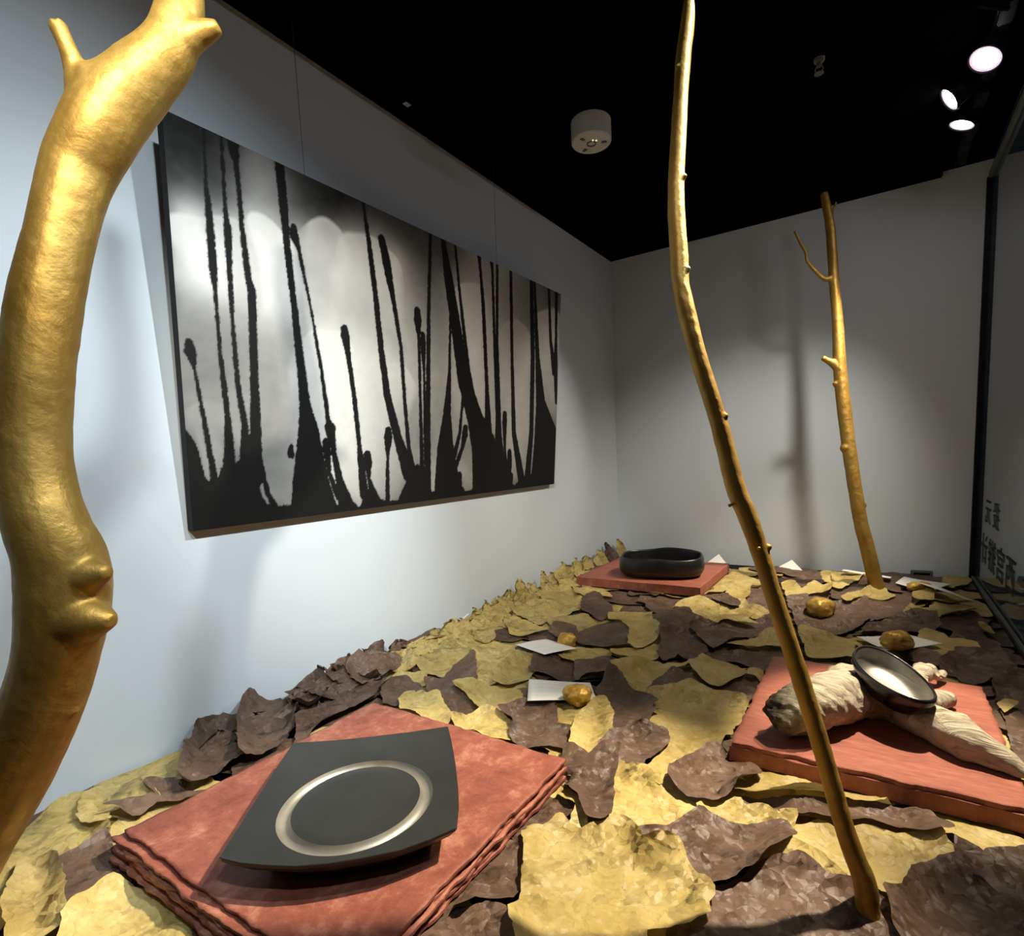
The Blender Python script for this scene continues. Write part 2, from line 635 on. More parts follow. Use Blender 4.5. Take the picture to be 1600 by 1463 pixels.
# ------------------------------------------------------------------ painting
PB = np.array([-1.022, 0.478, 0.399])      # front face, bottom near corner
PT = np.array([-0.961, 0.474, 1.073])      # front face, top near corner
PLEN = 1.280
pu = np.array([0, 1.0, 0])
pv = (PT - PB) / np.linalg.norm(PT - PB)
pv[1] = 0
pv /= np.linalg.norm(pv)
PH = float(np.linalg.norm(PT - PB))
pn = np.cross(pu, pv)                      # towards the room
if pn[0] < 0:
    pn = -pn


def on_canvas(cx, cy):
    """point of the enlarged view of the painting -> metres along and up the canvas"""
    d = ray(220 + cx / 2.0897, 150 + cy / 2.0897)
    t = ((PB - CAM) @ pn) / (d @ pn)
    q = CAM + d * t - PB
    return q @ pu, q @ pv


DRIPS = [  # x, y, width in the enlarged view
    [(205, 100, 8), (212, 290, 12), (222, 380, 26), (236, 560, 30), (243, 640, 14), (258, 830, 16), (285, 1060, 22), (290, 1220, 44)],
    [(262, 120, 10), (275, 360, 14), (284, 440, 28), (290, 560, 20), (298, 720, 14), (315, 930, 18), (340, 1080, 24), (345, 1220, 50)],
    [(300, 150, 40), (305, 185, 34), (312, 220, 18), (330, 420, 18), (350, 590, 24), (362, 640, 28), (370, 900, 28), (375, 1080, 36), (370, 1250, 60)],
    [(450, 200, 34), (465, 350, 30), (478, 490, 24), (500, 680, 22), (520, 860, 28), (535, 1000, 36), (548, 1100, 70), (555, 1260, 120)],
    [(500, 430, 22), (500, 455, 34), (515, 500, 14), (555, 690, 10), (590, 900, 12), (612, 1060, 16), (618, 1085, 36), (630, 1160, 18), (650, 1260, 26), (668, 1330, 50)],
    [(158, 805, 30), (162, 840, 40), (175, 890, 12), (205, 1050, 16), (235, 1220, 24), (245, 1290, 40)],
    [(724, 335, 8), (745, 480, 16), (765, 640, 18), (785, 830, 20), (805, 980, 24), (840, 1120, 28), (875, 1230, 44)],
    [(786, 468, 24), (800, 530, 28), (812, 600, 24), (822, 650, 16), (850, 820, 12), (862, 1000, 12), (875, 1150, 14), (890, 1230, 20)],
    [(665, 762, 24), (668, 785, 30), (678, 850, 16), (697, 980, 16), (712, 1130, 16), (730, 1300, 30)],
    [(903, 702, 20), (904, 730, 26), (908, 790, 10), (913, 1000, 10), (918, 1200, 14)],
    [(920, 780, 16), (921, 805, 20), (925, 900, 8), (930, 1200, 12)],
    [(946, 440, 10), (940, 700, 12), (938, 1000, 16), (938, 1300, 20)],
    [(985, 455, 14), (1005, 600, 30), (1030, 760, 34), (1055, 930, 40), (1090, 1050, 50), (1120, 1150, 80), (1140, 1260, 120)],
    [(1025, 475, 8), (1045, 680, 10), (1070, 900, 14), (1095, 1030, 16), (1120, 1150, 20)],
    [(1012, 640, 12), (1010, 780, 8), (1008, 900, 10), (1000, 1040, 26), (995, 1150, 54), (1000, 1270, 84)],
    [(1104, 515, 14), (1108, 560, 9), (1118, 680, 12), (1130, 950, 12), (1135, 1100, 24), (1140, 1210, 60)],
    [(1145, 535, 12), (1148, 570, 8), (1155, 800, 10), (1165, 1050, 14), (1172, 1220, 34)],
    [(1164, 542, 8), (1163, 800, 10), (1170, 1100, 16), (1178, 1220, 26)],
    [(1208, 565, 10), (1212, 850, 10), (1218, 1100, 14), (1242, 1250, 22)],
    [(1275, 598, 12), (1280, 850, 14), (1275, 1100, 14), (1262, 1250, 20)],
    [(1285, 602, 8), (1295, 850, 14), (1305, 1000, 30), (1325, 1150, 90)],
    [(1332, 625, 8), (1338, 800, 9), (1350, 900, 16)],
    [(1357, 635, 10), (1356, 780, 8), (1354, 890, 14), (1356, 1000, 8)],
    [(740, 1172, 24), (741, 1195, 30), (745, 1250, 12), (765, 1330, 40)],
    [(808, 1092, 20), (808, 1115, 28), (806, 1180, 10), (806, 1320, 16)],
    [(1060, 1085, 16), (1058, 1105, 20), (1050, 1150, 10), (1020, 1230, 16)],
    [(1052, 980, 8), (1042, 1100, 10), (1015, 1210, 16)],
    [(1188, 1040, 14), (1188, 1065, 16), (1188, 1150, 8), (1197, 1260, 12)],
    [(603, 1130, 24), (606, 1150, 28), (615, 1230, 14), (645, 1310, 20)],
    [(378, 1100, 22), (392, 1200, 16), (415, 1300, 18), (455, 1370, 24)],
    [(375, 1240, 16), (388, 1300, 12), (420, 1360, 14)],
    [(490, 1145, 16), (490, 1170, 24), (495, 1182, 6)],
    [(1204, 1165, 14), (1204, 1200, 16), (1204, 1260, 8)], [(1040, 1240, 18), (1038, 1280, 20)], [(1210, 1240, 12), (1206, 1280, 14)],
]
MASS = [(130, 1070), (150, 1090), (180, 1130), (210, 1240), (240, 1275), (260, 1220), (300, 1205), (350, 1180), (380, 1250), (400, 1325), (440, 1340), (490, 1335),
        (500, 1250), (520, 1190), (560, 1150), (590, 1190), (615, 1260), (640, 1335), (680, 1310), (715, 1345), (730, 1300), (780, 1320), (840, 1320), (860, 1270),
        (900, 1205), (930, 1205), (950, 1290), (970, 1290), (975, 1215), (1000, 1180), (1040, 1260), (1060, 1290), (1100, 1280), (1110, 1190), (1150, 1130),
        (1190, 1200), (1200, 1262), (1220, 1270), (1250, 1240), (1275, 1235), (1285, 1130), (1305, 1020), (1340, 1060), (1375, 1110)]
# broad tones: x, y, rx, ry, value, strength
TONES = [(190, 130, 190, 130, .02, 2.0), (80, 350, 50, 260, .12, .6), (350, 250, 110, 90, .30, .6), (410, 250, 60, 100, .85, .8), (630, 320, 120, 90, .02, 1.8),
         (560, 260, 60, 60, .25, .6), (850, 420, 100, 80, .12, .9), (930, 540, 60, 200, .16, .7), (200, 480, 60, 140, .95, .9), (430, 560, 60, 170, .85, .9),
         (320, 560, 40, 120, .7, .6), (640, 560, 90, 80, .75, .6), (760, 540, 90, 100, .85, .9), (620, 950, 130, 200, .80, .8), (450, 900, 60, 180, .22, .7),
         (230, 820, 120, 160, .28, .7), (220, 1080, 90, 130, .35, .6), (430, 1180, 70, 130, .28, .6), (700, 1150, 120, 150, .7, .6), (860, 800, 90, 170, .62, .7),
         (1000, 800, 50, 160, .28, .5), (1090, 800, 70, 200, .9, .9), (1190, 800, 90, 220, .65, .6), (1250, 680, 40, 100, .25, .7), (1330, 830, 40, 150, .55, .7),
         (1010, 480, 60, 60, .15, .7), (1200, 600, 70, 60, .35, .6), (1340, 640, 50, 60, .10, .8), (1230, 1000, 60, 140, .7, .5), (780, 900, 60, 60, .9, .3)]
# petals: arched bright shapes with a crisp top: x centre, y top, half width, length, value
PETALS = [(190, 365, 110, 380, .82), (300, 390, 90, 320, .7), (430, 400, 70, 380, .9), (600, 390, 80, 170, .85), (745, 455, 120, 280, .9), (600, 765, 110, 360, .74),
          (230, 965, 90, 260, .40), (1075, 595, 60, 330, .88), (1330, 680, 45, 260, .75), (830, 880, 60, 260, .70), (1220, 735, 60, 240, .72)]


def paint_values(uv):
    U, V = uv[:, 0], uv[:, 1]
    W = uv + 0.030 * (np.column_stack([fbm(uv, 7, 3), fbm(uv, 7, 5)]) - .5) * 2
    val = 0.42 + 0.28 * (fbm(W, 6, 9, 4) - .5) * 2
    wsum = np.ones(len(uv))
    for x, y, rx, ry, t, s in TONES:
        cu, cv = on_canvas(x, y)
        au, av = on_canvas(x + rx, y)
        bu, bv = on_canvas(x, y - ry)
        ru, rv = abs(au - cu), abs(bv - cv)
        g = s * 3.2 * np.exp(-0.9 * (((W[:, 0] - cu) / ru) ** 2 + ((W[:, 1] - cv) / rv) ** 2))
        val += g * t
        wsum += g
    val = val / wsum
    for x, y, w, ln, t in PETALS:
        cu, cv = on_canvas(x, y)
        au, _ = on_canvas(x + w, y)
        _, bv = on_canvas(x, y + ln)
        ru, L = abs(au - cu), cv - bv
        a = (W[:, 0] - cu) / ru + 0.25 * (vnoise(uv, 18, 4) - .5)
        top = cv - 0.9 * ru * (1 - np.sqrt(np.clip(1 - a * a, 0, 1))) + 0.006 * (vnoise(uv, 30, 7) - .5)
        dd = (top - W[:, 1])
        edge = np.clip(dd / 0.008, 0, 1) * np.clip((1 - np.abs(a)) / 0.35, 0, 1)
        fade = np.clip(1 - dd / L, 0, 1) ** 1.1
        k = edge * fade * 0.92
        val = val * (1 - k) + t * k
    val = np.clip(val + 0.05 * (fbm(uv, 60, 2) - .5), 0.02, 1)
    val = 0.02 + 0.80 * np.clip((val - 0.08) / 0.80, 0, 1) ** 1.25
    dark = np.zeros(len(uv))
    jit = 0.0010 * (vnoise(uv, 120, 8) - .5) * 2 + 0.0010 * (vnoise(uv, 330, 6) - .5) * 2
    for dr in DRIPS:
        pts = []
        for x, y, w in dr:
            a = on_canvas(x - w / 2, y)
            b_ = on_canvas(x + w / 2, y)
            pts.append(((a[0] + b_[0]) / 2, (a[1] + b_[1]) / 2, abs(b_[0] - a[0]) / 2))
        for p, q in zip(pts, pts[1:]):
            mx_ = max(p[2], q[2]) + 0.01
            sel = np.where((U > min(p[0], q[0]) - mx_) & (U < max(p[0], q[0]) + mx_) & (V > min(p[1], q[1]) - mx_) & (V < max(p[1], q[1]) + mx_))[0]
            if not len(sel):
                continue
            ax, ay = q[0] - p[0], q[1] - p[1]
            t = np.clip(((U[sel] - p[0]) * ax + (V[sel] - p[1]) * ay) / (ax * ax + ay * ay + 1e-9), 0, 1)
            dist = np.hypot(U[sel] - p[0] - t * ax, V[sel] - p[1] - t * ay)
            hw = np.maximum(p[2] + (q[2] - p[2]) * t, 0.0022)
            dark[sel] = np.maximum(dark[sel], np.clip((hw - dist + jit[sel]) / 0.0016 + .5, 0, 1))
    mp = np.array([on_canvas(*q) for q in MASS])
    o = np.argsort(mp[:, 0])
    line = np.interp(U, mp[o, 0], mp[o, 1])
    dark = np.maximum(dark, np.clip((line - V + 2.5 * jit) / 0.002 + .5, 0, 1))
    soak = np.clip((line - V + 0.03) / 0.06, 0, 1) * 0.5
    val = val * (1 - soak)
    return val * (1 - dark) + 0.010 * dark


def build_painting():
    NU, NV = 620, 330
    g = np.stack(np.meshgrid(np.linspace(0, PLEN, NU), np.linspace(0, PH, NV), indexing='ij'), -1).reshape(-1, 2)
    vals = paint_values(g)
    co = PB + g[:, :1] * pu + g[:, 1:] * pv
    root = empty('hanging_painting', tuple(PB), 'wide black and white ink drip painting hanging tilted on the long wall', 'painting')
    idx = np.arange(NU * NV).reshape(NU, NV)
    quads = np.stack([idx[:-1, :-1], idx[1:, :-1], idx[1:, 1:], idx[:-1, 1:]], -1).reshape(-1, 4)
    me = bpy.data.meshes.new('canvas')
    me.vertices.add(len(co))
    me.vertices.foreach_set('co', (co - PB).astype(np.float32).ravel())
    me.loops.add(quads.size)
    me.loops.foreach_set('vertex_index', quads.astype(np.int32).ravel())
    me.polygons.add(len(quads))
    me.polygons.foreach_set('loop_start', np.arange(0, quads.size, 4, dtype=np.int32))
    me.update(calc_edges=True)
    at = me.color_attributes.new('ink', 'FLOAT_COLOR', 'POINT')
    warm = np.column_stack([vals, vals * 0.985, vals * 0.92, np.ones(len(vals))]).astype(np.float32)
    at.data.foreach_set('color', warm.ravel())
    mt, nt, b = new_mat('ink_on_canvas')
    setp(b, rough=0.6, spec=0.12)
    a = nt.nodes.new('ShaderNodeAttribute')
    a.attribute_name = 'ink'
    nt.links.new(a.outputs['Color'], b.inputs['Base Color'])
    n = noise_node(nt, 700, 2)
    bump(nt, b, n.outputs['Fac'], 0.15, 0.001)
    me.materials.append(mt)
    cv = bpy.data.objects.new('canvas', me)
    link(cv, root)
    edge = simple('black_canvas_edge', (0.008, 0.008, 0.008), 0.6, spec=0.2, var=0.2)
    T = 0.018
    c = [PB, PB + pu * PLEN, PB + pu * PLEN + pv * PH, PB + pv * PH]
    vs = [p - pn * 0.0006 for p in c] + [p - pn * T for p in c]
    fs = [(3, 2, 1, 0), (4, 5, 6, 7), (0, 1, 5, 4), (1, 2, 6, 5), (2, 3, 7, 6), (3, 0, 4, 7)]
    mesh_obj('stretcher', [v - PB for v in vs], fs, edge, root)
    # hanging lines, fixed to the ceiling rail
    for k, (yy, px) in enumerate(((0.742, 447), (1.395, 772))):
        top = np.array([-0.972, yy, CEIL_Z - 0.012])
        u_ = yy - PB[1] + 0.004
        bot = PB + pu * u_ + pv * (PH - 0.004) - pn * (T + 0.0015)
        bm = bmesh.new()
        tube_bm(bm, [top, bot], [0.0006, 0.0006], 6)
        o = bm_obj('hanging_wire', bm, M['wire'])
        tag(o, ['thin wire holding the near end of the drip painting', 'thin wire holding the far end of the drip painting'][k], 'wire', 'wires of the painting')
    return root


build_painting()
rail = bm_obj('picture_rail', box_bm(-0.992, -0.952, 0.30, 1.75, CEIL_Z - 0.012, CEIL_Z, 0.001), M['black'])
tag(rail, 'black hanging rail under the ceiling above the drip painting', 'rail')
st = onz(637, 163, CEIL_Z - 0.013)
s_ = mesh_obj('sticker', [(-0.006, -0.008, 0), (0.006, -0.008, 0), (0.006, 0.008, 0), (-0.006, 0.008, 0), (-0.006, -0.008, -.001), (0.006, -0.008, -.001), (0.006, 0.008, -.001),
                          (-0.006, 0.008, -.001)],
              [(0, 1, 2, 3), (7, 6, 5, 4), (0, 4, 5, 1), (1, 5, 6, 2), (2, 6, 7, 3), (3, 7, 4, 0)], M['white_plastic'], rail)
s_.location = (-0.972, st[1], CEIL_Z - 0.012)
s_['label'] = 'small white sticker'

# ------------------------------------------------------------------ ceiling fittings
def lathe_bm(prof, n=48, closed=False):
    bm = bmesh.new()
    rings = []
    for r_, z_ in prof:
        if r_ < 1e-6:
            rings.append([bm.verts.new((0, 0, z_))])
        else:
            rings.append([bm.verts.new((r_ * math.cos(2 * math.pi * k / n), r_ * math.sin(2 * math.pi * k / n), z_)) for k in range(n)])
    for a, b_ in zip(rings, rings[1:]):
        for k in range(n):
            k2 = (k + 1) % n
            if len(a) == 1 and len(b_) > 1:
                bm.faces.new((a[0], b_[k], b_[k2]))
            elif len(b_) == 1 and len(a) > 1:
                bm.faces.new((a[k], b_[0], a[k2]))
            elif len(a) > 1:
                bm.faces.new((a[k], b_[k], b_[k2], a[k2]))
    bmesh.ops.recalc_face_normals(bm, faces=bm.faces)
    return bm


dp = onz(923, 190, CEIL_Z)
det = empty('smoke_detector', (dp[0], dp[1], CEIL_Z), 'round white smoke detector on the black ceiling', 'smoke detector')
bm_obj('body', lathe_bm([(0.0, 0), (0.051, 0), (0.0525, -0.002), (0.0525, -0.050), (0.050, -0.0535), (0.047, -0.054), (0.0, -0.054)]), M['white_plastic'], det, False)
for a in (0.4, 2.6, 4.4):
    bm = box_bm(-0.007, 0.007, -0.0045, 0.0045, -0.0555, -0.0535, 0.001)
    bm.transform(Matrix.Rotation(a, 4, 'Z') @ Matrix.Translation((0.033, 0, 0)))
    bm_obj('vent', bm, M['grey_plastic'], det)
bm_obj('sensor_ring', lathe_bm([(0.010, -0.0535), (0.0125, -0.0535), (0.0125, -0.056), (0.010, -0.056), (0.010, -0.0535)], 24), M['grey_plastic'], det)
for dx, dy in ((0.010, -0.012), (0.017, -0.006)):
    bm = lathe_bm([(0.0, -0.0535), (0.0022, -0.0535), (0.002, -0.0555), (0.0, -0.056)], 10)
    bm.transform(Matrix.Translation((dx, dy, 0)))
    bm_obj('indicator_light', bm, M['led'], det)

sp = onz(1280, 92, CEIL_Z)
spr = empty('sprinkler_head', (sp[0], sp[1], CEIL_Z), 'tiny dark sprinkler head on the ceiling between the two thinner branches', 'sprinkler')
bm_obj('collar', lathe_bm([(0.0, 0), (0.012, 0), (0.011, -0.006), (0.006, -0.008), (0.006, -0.016), (0.0, -0.016)], 20), M['grey_plastic'], spr)
bm_obj('deflector', lathe_bm([(0.0, -0.030), (0.010, -0.030), (0.010, -0.0315), (0.0, -0.0325)], 20), M['grey_plastic'], spr)
for s in (-1, 1):
    bm = bmesh.new()
    tube_bm(bm, [(0.005 * s, 0, -0.015), (0.0085 * s, 0, -0.022), (0.004 * s, 0, -0.0305)], [0.0015] * 3, 6)
    bm_obj('frame_arm', bm, M['grey_plastic'], spr)

# ------------------------------------------------------------------ letters on the glass
def glass_letters():
    root = empty('window_lettering', (GLASS_X - 0.0012, 2.06, 0.15), 'faint dark Chinese characters stuck on the glass by the far corner', 'lettering')
    rows = [('投元', 2.03, 0.262, 0.085, 0.135), ('西宫辦计', 1.80, 0.135, 0.105, 0.135)]
    for txt, ystart, z, size, step in rows:
        for k, ch in enumerate(txt):
            cu = bpy.data.curves.new('character', 'FONT')
            cu.body = ch
            cu.size = size
            cu.extrude = 0.0003
            cu.align_x = 'CENTER'
            cu.align_y = 'CENTER'
            tmp = bpy.data.objects.new('tmp', cu)
            col.objects.link(tmp)
            dg = bpy.context.evaluated_depsgraph_get()
            me = bpy.data.meshes.new_from_object(tmp.evaluated_get(dg))
            col.objects.unlink(tmp)
            bpy.data.objects.remove(tmp)
            me.materials.clear()
            me.materials.append(M['vinyl'])
            o = bpy.data.objects.new('character', me)
            link(o, root)
            # readable from outside: text x -> +y, text y -> +z, facing +x
            o.matrix_local = Matrix(((0, 0, 1, 0), (1.15, 0, 0, ystart + k * step - 2.06), (0, 1, 0, z - 0.15), (0, 0, 0, 1)))


glass_letters()

# ------------------------------------------------------------------ red boards
def sheet_mesh(name, x0, x1, y0, y1, z0, z1, mat, parent, seed, wav=0.0025, n=36, lift=None, und=0.0006):
    """a thick hand-made sheet with a wavy deckle edge"""
    org = np.array(parent.location)
    u = np.linspace(0, 1, n)
    G = np.stack(np.meshgrid(u, u, indexing='ij'), -1).reshape(-1, 2)
    P = np.column_stack([x0 + G[:, 0] * (x1 - x0), y0 + G[:, 1] * (y1 - y0)])
    off = np.column_stack([fbm(P, 45, seed, 4), fbm(P, 45, seed + 9, 4)]) - .5
    edge = np.clip((0.5 - np.abs(G - 0.5)) / 0.12, 0, 1)
    e = 1 - edge.min(1)
    P = P + off * (wav * 4) * e[:, None] ** 2
    # keep boundary rounded a bit at the corners
    zt = z1 + und * (fbm(P, 9, seed + 3) - .5) * 2 + 0.0006 * (fbm(P, 120, seed + 5) - .5)
    zb = z0 + und * (fbm(P, 9, seed + 3) - .5) * 2
    if lift is not None:
        dz = lift(P)
        zt = zt + dz
        zb = zb + dz
    bound = (np.minimum(G, 1 - G).min(1) < 1e-6)
    V = np.vstack([np.column_stack([P, zt]), np.column_stack([P, zb])]) - org
    idx = np.arange(n * n).reshape(n, n)
    q = np.stack([idx[:-1, :-1], idx[1:, :-1], idx[1:, 1:], idx[:-1, 1:]], -1).reshape(-1, 4)
    fs = [tuple(f) for f in q] + [tuple(reversed(f + n * n)) for f in q]
    loop = list(idx[:, 0]) + list(idx[-1, 1:]) + list(idx[-2::-1, -1]) + list(idx[0, -2:0:-1])
    for a, b_ in zip(loop, loop[1:] + loop[:1]):
        fs.append((b_, a, a + n * n, b_ + n * n))
    o = mesh_obj(name, V, fs, mat, parent, False)
    o.data.polygons.foreach_set('use_smooth', [k < 2 * len(q) for k in range(len(fs))])
    return o


B1 = (-0.803, -0.382, 0.236, 0.656)
B2 = (-0.182, 0.168, 0.815, 1.215)
B3 = (-0.936, -0.480, 1.748, 2.168)
BOT, TOPZ = 0.021, 0.051


def board(name, ext, label, seed, levels, mat, edge_mat, inset=0.014, lift=0.004, ragged_=0.0035):
    """a stack of hand-made sheets; levels: heights between the sheets, 0 to 1"""
    x0, x1, y0, y1 = ext
    root = empty(name, ((x0 + x1) / 2, (y0 + y1) / 2, BOT), label, 'board', None)
    r = random.Random(seed)
    ns = len(levels) - 1
    for k in range(ns):
        last = k == ns - 1
        d = [r.uniform(-ragged_, ragged_) for _ in range(4)]
        yy0 = y0 + (inset if last else d[2])
        lf = None
        if lift and last:
            lf = (lambda P, e=yy0: 0.0015 * np.exp(-((P[:, 1] - e) / 0.02) ** 2))
        elif lift and k == ns - 2:
            lf = (lambda P, e=yy0: lift * np.exp(-((P[:, 1] - e) / 0.005) ** 2))
        za, zb = BOT + levels[k] * (TOPZ - BOT), BOT + levels[k + 1] * (TOPZ - BOT)
        sheet_mesh('top_sheet' if last else 'sheet', x0 + d[0], x1 + (0.0 if last else d[1]), yy0, y1 + d[3], za + 0.0004, zb, mat if last or ns < 4 else (mat if k % 3 == 0 else edge_mat),
                   root, seed * 10 + k, lift=lf, n=90 if ns > 4 else 60)
    return root


board('red_board', B1, 'large red layered paper board under the black square tray, nearest the viewer', 3, (0, .14, .27, .40, .52, .64, .76, .88, 1), M['red'], M['rededge'])
board('red_board', B2, 'red grained board under the driftwood and oval dish, beside the glass', 5, (0, .78, 1), M['redgrain'], M['redgrain'], inset=0.004, lift=0.0, ragged_=0.002)
board('red_board', B3, 'small looking flat red board under the round black bowl in the far corner', 8, (0, 1), M['redgrain'], M['redgrain'], inset=0.0, lift=0.0)

# ------------------------------------------------------------------ black square tray
def build_tray():
    zt = 0.090
    px = [(458, 1161), (520, 1157), (580, 1151), (640, 1144), (700, 1135), (706, 1160), (712, 1195), (716, 1232), (717, 1262), (714, 1293), (670, 1312), (620, 1330),
          (560, 1342), (510, 1350), (460, 1354), (410, 1352), (375, 1349), (342, 1341), (372, 1293), (400, 1250), (428, 1205)]
    out = np.array([onz(x, y, zt)[:2] for x, y in px])
    c = np.array([-0.531, 0.399])
    n = 240
    th = np.linspace(0, 2 * math.pi, n, endpoint=False)
    # radius of the outline in each direction
    R = np.zeros(n)
    m_ = len(out)
    for i, t in enumerate(th):
        d = np.array([math.cos(t), math.sin(t)])
        best = 0
        for k in range(m_):
            a, b_ = out[k] - c, out[(k + 1) % m_] - c
            e = b_ - a
            den = d[0] * e[1] - d[1] * e[0]
            if abs(den) < 1e-12:
                continue
            s = (a[0] * e[1] - a[1] * e[0]) / den
            q = (a[0] * d[1] - a[1] * d[0]) / den
            if s > 0 and -1e-6 <= q <= 1 + 1e-6:
                best = max(best, s)
        R[i] = best
    root = empty('square_tray', (c[0], c[1], TOPZ), 'matt black square tray with a round groove on the near red board', 'tray')
    z0 = TOPZ

    def rings(spec):
        V, F = [], []
        for rr, z in spec:
            r_ = rr if isinstance(rr, np.ndarray) else np.full(n, rr)
            V += [(r_[i] * math.cos(th[i]), r_[i] * math.sin(th[i]), (z[i] if isinstance(z, np.ndarray) else z) - z0) for i in range(n)]
        for k in range(len(spec) - 1):
            for i in range(n):
                j = (i + 1) % n
                F.append((k * n + i, (k + 1) * n + i, (k + 1) * n + j, k * n + j))
        return V, F
    ri, ro = 0.0755, 0.0915
    # groove
    spec = []
    for k in range(13):
        t = k / 12
        rr = ri + (ro - ri) * t
        dz = -0.008 * math.sin(math.pi * t) ** 0.7
        spec.append((rr, zt + dz))
    V, F = rings(spec)
    g = mesh_obj('ring_groove', V, F, M['groove'], root, True)
    g['label'] = 'speckled grey ring groove with its highlight in the colour'
    # inner disc
    V, F = rings([(0.0005, zt), (0.03, zt), (0.06, zt), (ri - 0.0006, zt), (ri, zt - 0.0002)])
    F.append(tuple(range(n)))
    mesh_obj('centre_disc', V, F, M['tray'], root, True)
    # rim plate, edge, tapered underside and foot
    sp_ = [(ro, zt - 0.0002), (ro + 0.0006, zt)]
    for k in range(1, 6):
        sp_.append((ro + 0.0006 + (R - 0.0006 - ro) * k / 5.0 - (0.0006 if k == 5 else 0), zt))
    sp_ += [(R + 0.0, zt - 0.0008), (R - 0.0005, zt - 0.004), (R * 0.93, zt - 0.013), (R * 0.80, zt - 0.024), (R * 0.70, z0 + 0.002), (R * 0.69, z0 + 0.0008), (0.001, z0 + 0.0008)]
    V, F = rings(sp_)
    o = mesh_obj('plate', V, F, M['tray'], root, False)
    for k, p in enumerate(o.data.polygons):
        p.use_smooth = (k // n) >= 9
    return root


build_tray()


# ------------------------------------------------------------------ far bowl
def build_bowl():
    c = np.array([-0.662, 1.898])
    n = 120
    th = np.linspace(0, 2 * math.pi, n, endpoint=False)
    rot = math.radians(14)
    a0, b0, ex = 0.152, 0.104, 3.0
    rad = 1.0 / ((np.abs(np.cos(th)) / a0) ** ex + (np.abs(np.sin(th)) / b0) ** ex) ** (1 / ex)
    wave = 0.003 * np.cos(2 * (th - 1.2)) + 0.0015 * np.cos(4 * th + 0.8) + 0.004 * np.sin(th)
    H = 0.076 + wave
    prof_o = [(0.70, 0.0), (0.88, 0.004), (0.97, 0.018), (1.0, 0.036), (0.985, 0.70), (0.94, 1.0)]
    V = []

    def ring(s, z):
        for i in range(n):
            x, y = s * rad[i] * math.cos(th[i]), s * rad[i] * math.sin(th[i])
            V.append((x * math.cos(rot) - y * math.sin(rot), x * math.sin(rot) + y * math.cos(rot), z[i] if isinstance(z, np.ndarray) else z))
    ring(0.02, 0.0008)
    ring(0.72, 0.0008)
    ring(0.84, 0.003)
    ring(0.94, 0.012)
    ring(0.99, 0.026)
    ring(1.0, 0.040)
    ring(0.985, 0.6 * H + 0.016)
    ring(0.955, H - 0.003)
    ring(0.945, H - 0.0005)
    ring(0.93, H)
    ring(0.915, H - 0.001)
    ring(0.905, H - 0.006)
    ring(0.915, 0.042)
    ring(0.90, 0.026)
    ring(0.82, 0.014)
    ring(0.6, 0.010)
    ring(0.02, 0.009)
    F = []
    for k in range(16):
        for i in range(n):
            j = (i + 1) % n
            F.append((k * n + i, k * n + j, (k + 1) * n + j, (k + 1) * n + i))
    F.append(tuple(reversed(range(n))))
    F.append(tuple(range(16 * n, 17 * n)))
    o = mesh_obj('black_bowl', V, F, M['bowl'], None, True)
    o.location = (c[0], c[1], TOPZ)
    tag(o, 'black rounded square bowl on the far red board', 'bowl')


build_bowl()


# ------------------------------------------------------------------ voxel union of tubes: branches, driftwood
def remesh(bm, voxel, name, smooth_it=3):
    me = bpy.data.meshes.new('tmp')
    bm.to_mesh(me)
    bm.free()
    o = bpy.data.objects.new('tmp', me)
    col.objects.link(o)
    md = o.modifiers.new('r', 'REMESH')
    md.mode = 'VOXEL'
    md.voxel_size = voxel
    md2 = o.modifiers.new('s', 'SMOOTH')
    md2.iterations = smooth_it
    md2.factor = 0.5
    dg = bpy.context.evaluated_depsgraph_get()
    out = bpy.data.meshes.new_from_object(o.evaluated_get(dg))
    out.name = name
    col.objects.unlink(o)
    bpy.data.objects.remove(o)
    bpy.data.meshes.remove(me)
    return out


def displace(me, fn):
    n = len(me.vertices)
    co = np.zeros(n * 3, np.float32)
    no = np.zeros(n * 3, np.float32)
    me.vertices.foreach_get('co', co)
    me.vertices.foreach_get('normal', no)
    co = co.reshape(-1, 3).astype(float)
    no = no.reshape(-1, 3)
    co = co + no * fn(co)[:, None]
    me.vertices.foreach_set('co', co.astype(np.float32).ravel())
    me.update()


def catmull(pts, sub=6):
    P = np.array(pts, float)
    out = []
    for i in range(len(P) - 1):
        p0, p1, p2, p3 = P[max(i - 1, 0)], P[i], P[i + 1], P[min(i + 2, len(P) - 1)]
        for k in range(sub):
            t = k / sub
            out.append(0.5 * ((2 * p1) + (-p0 + p2) * t + (2 * p0 - 5 * p1 + 4 * p2 - p3) * t * t + (-p0 + 3 * p1 - 3 * p2 + p3) * t ** 3))
    out.append(P[-1])
    return np.array(out)


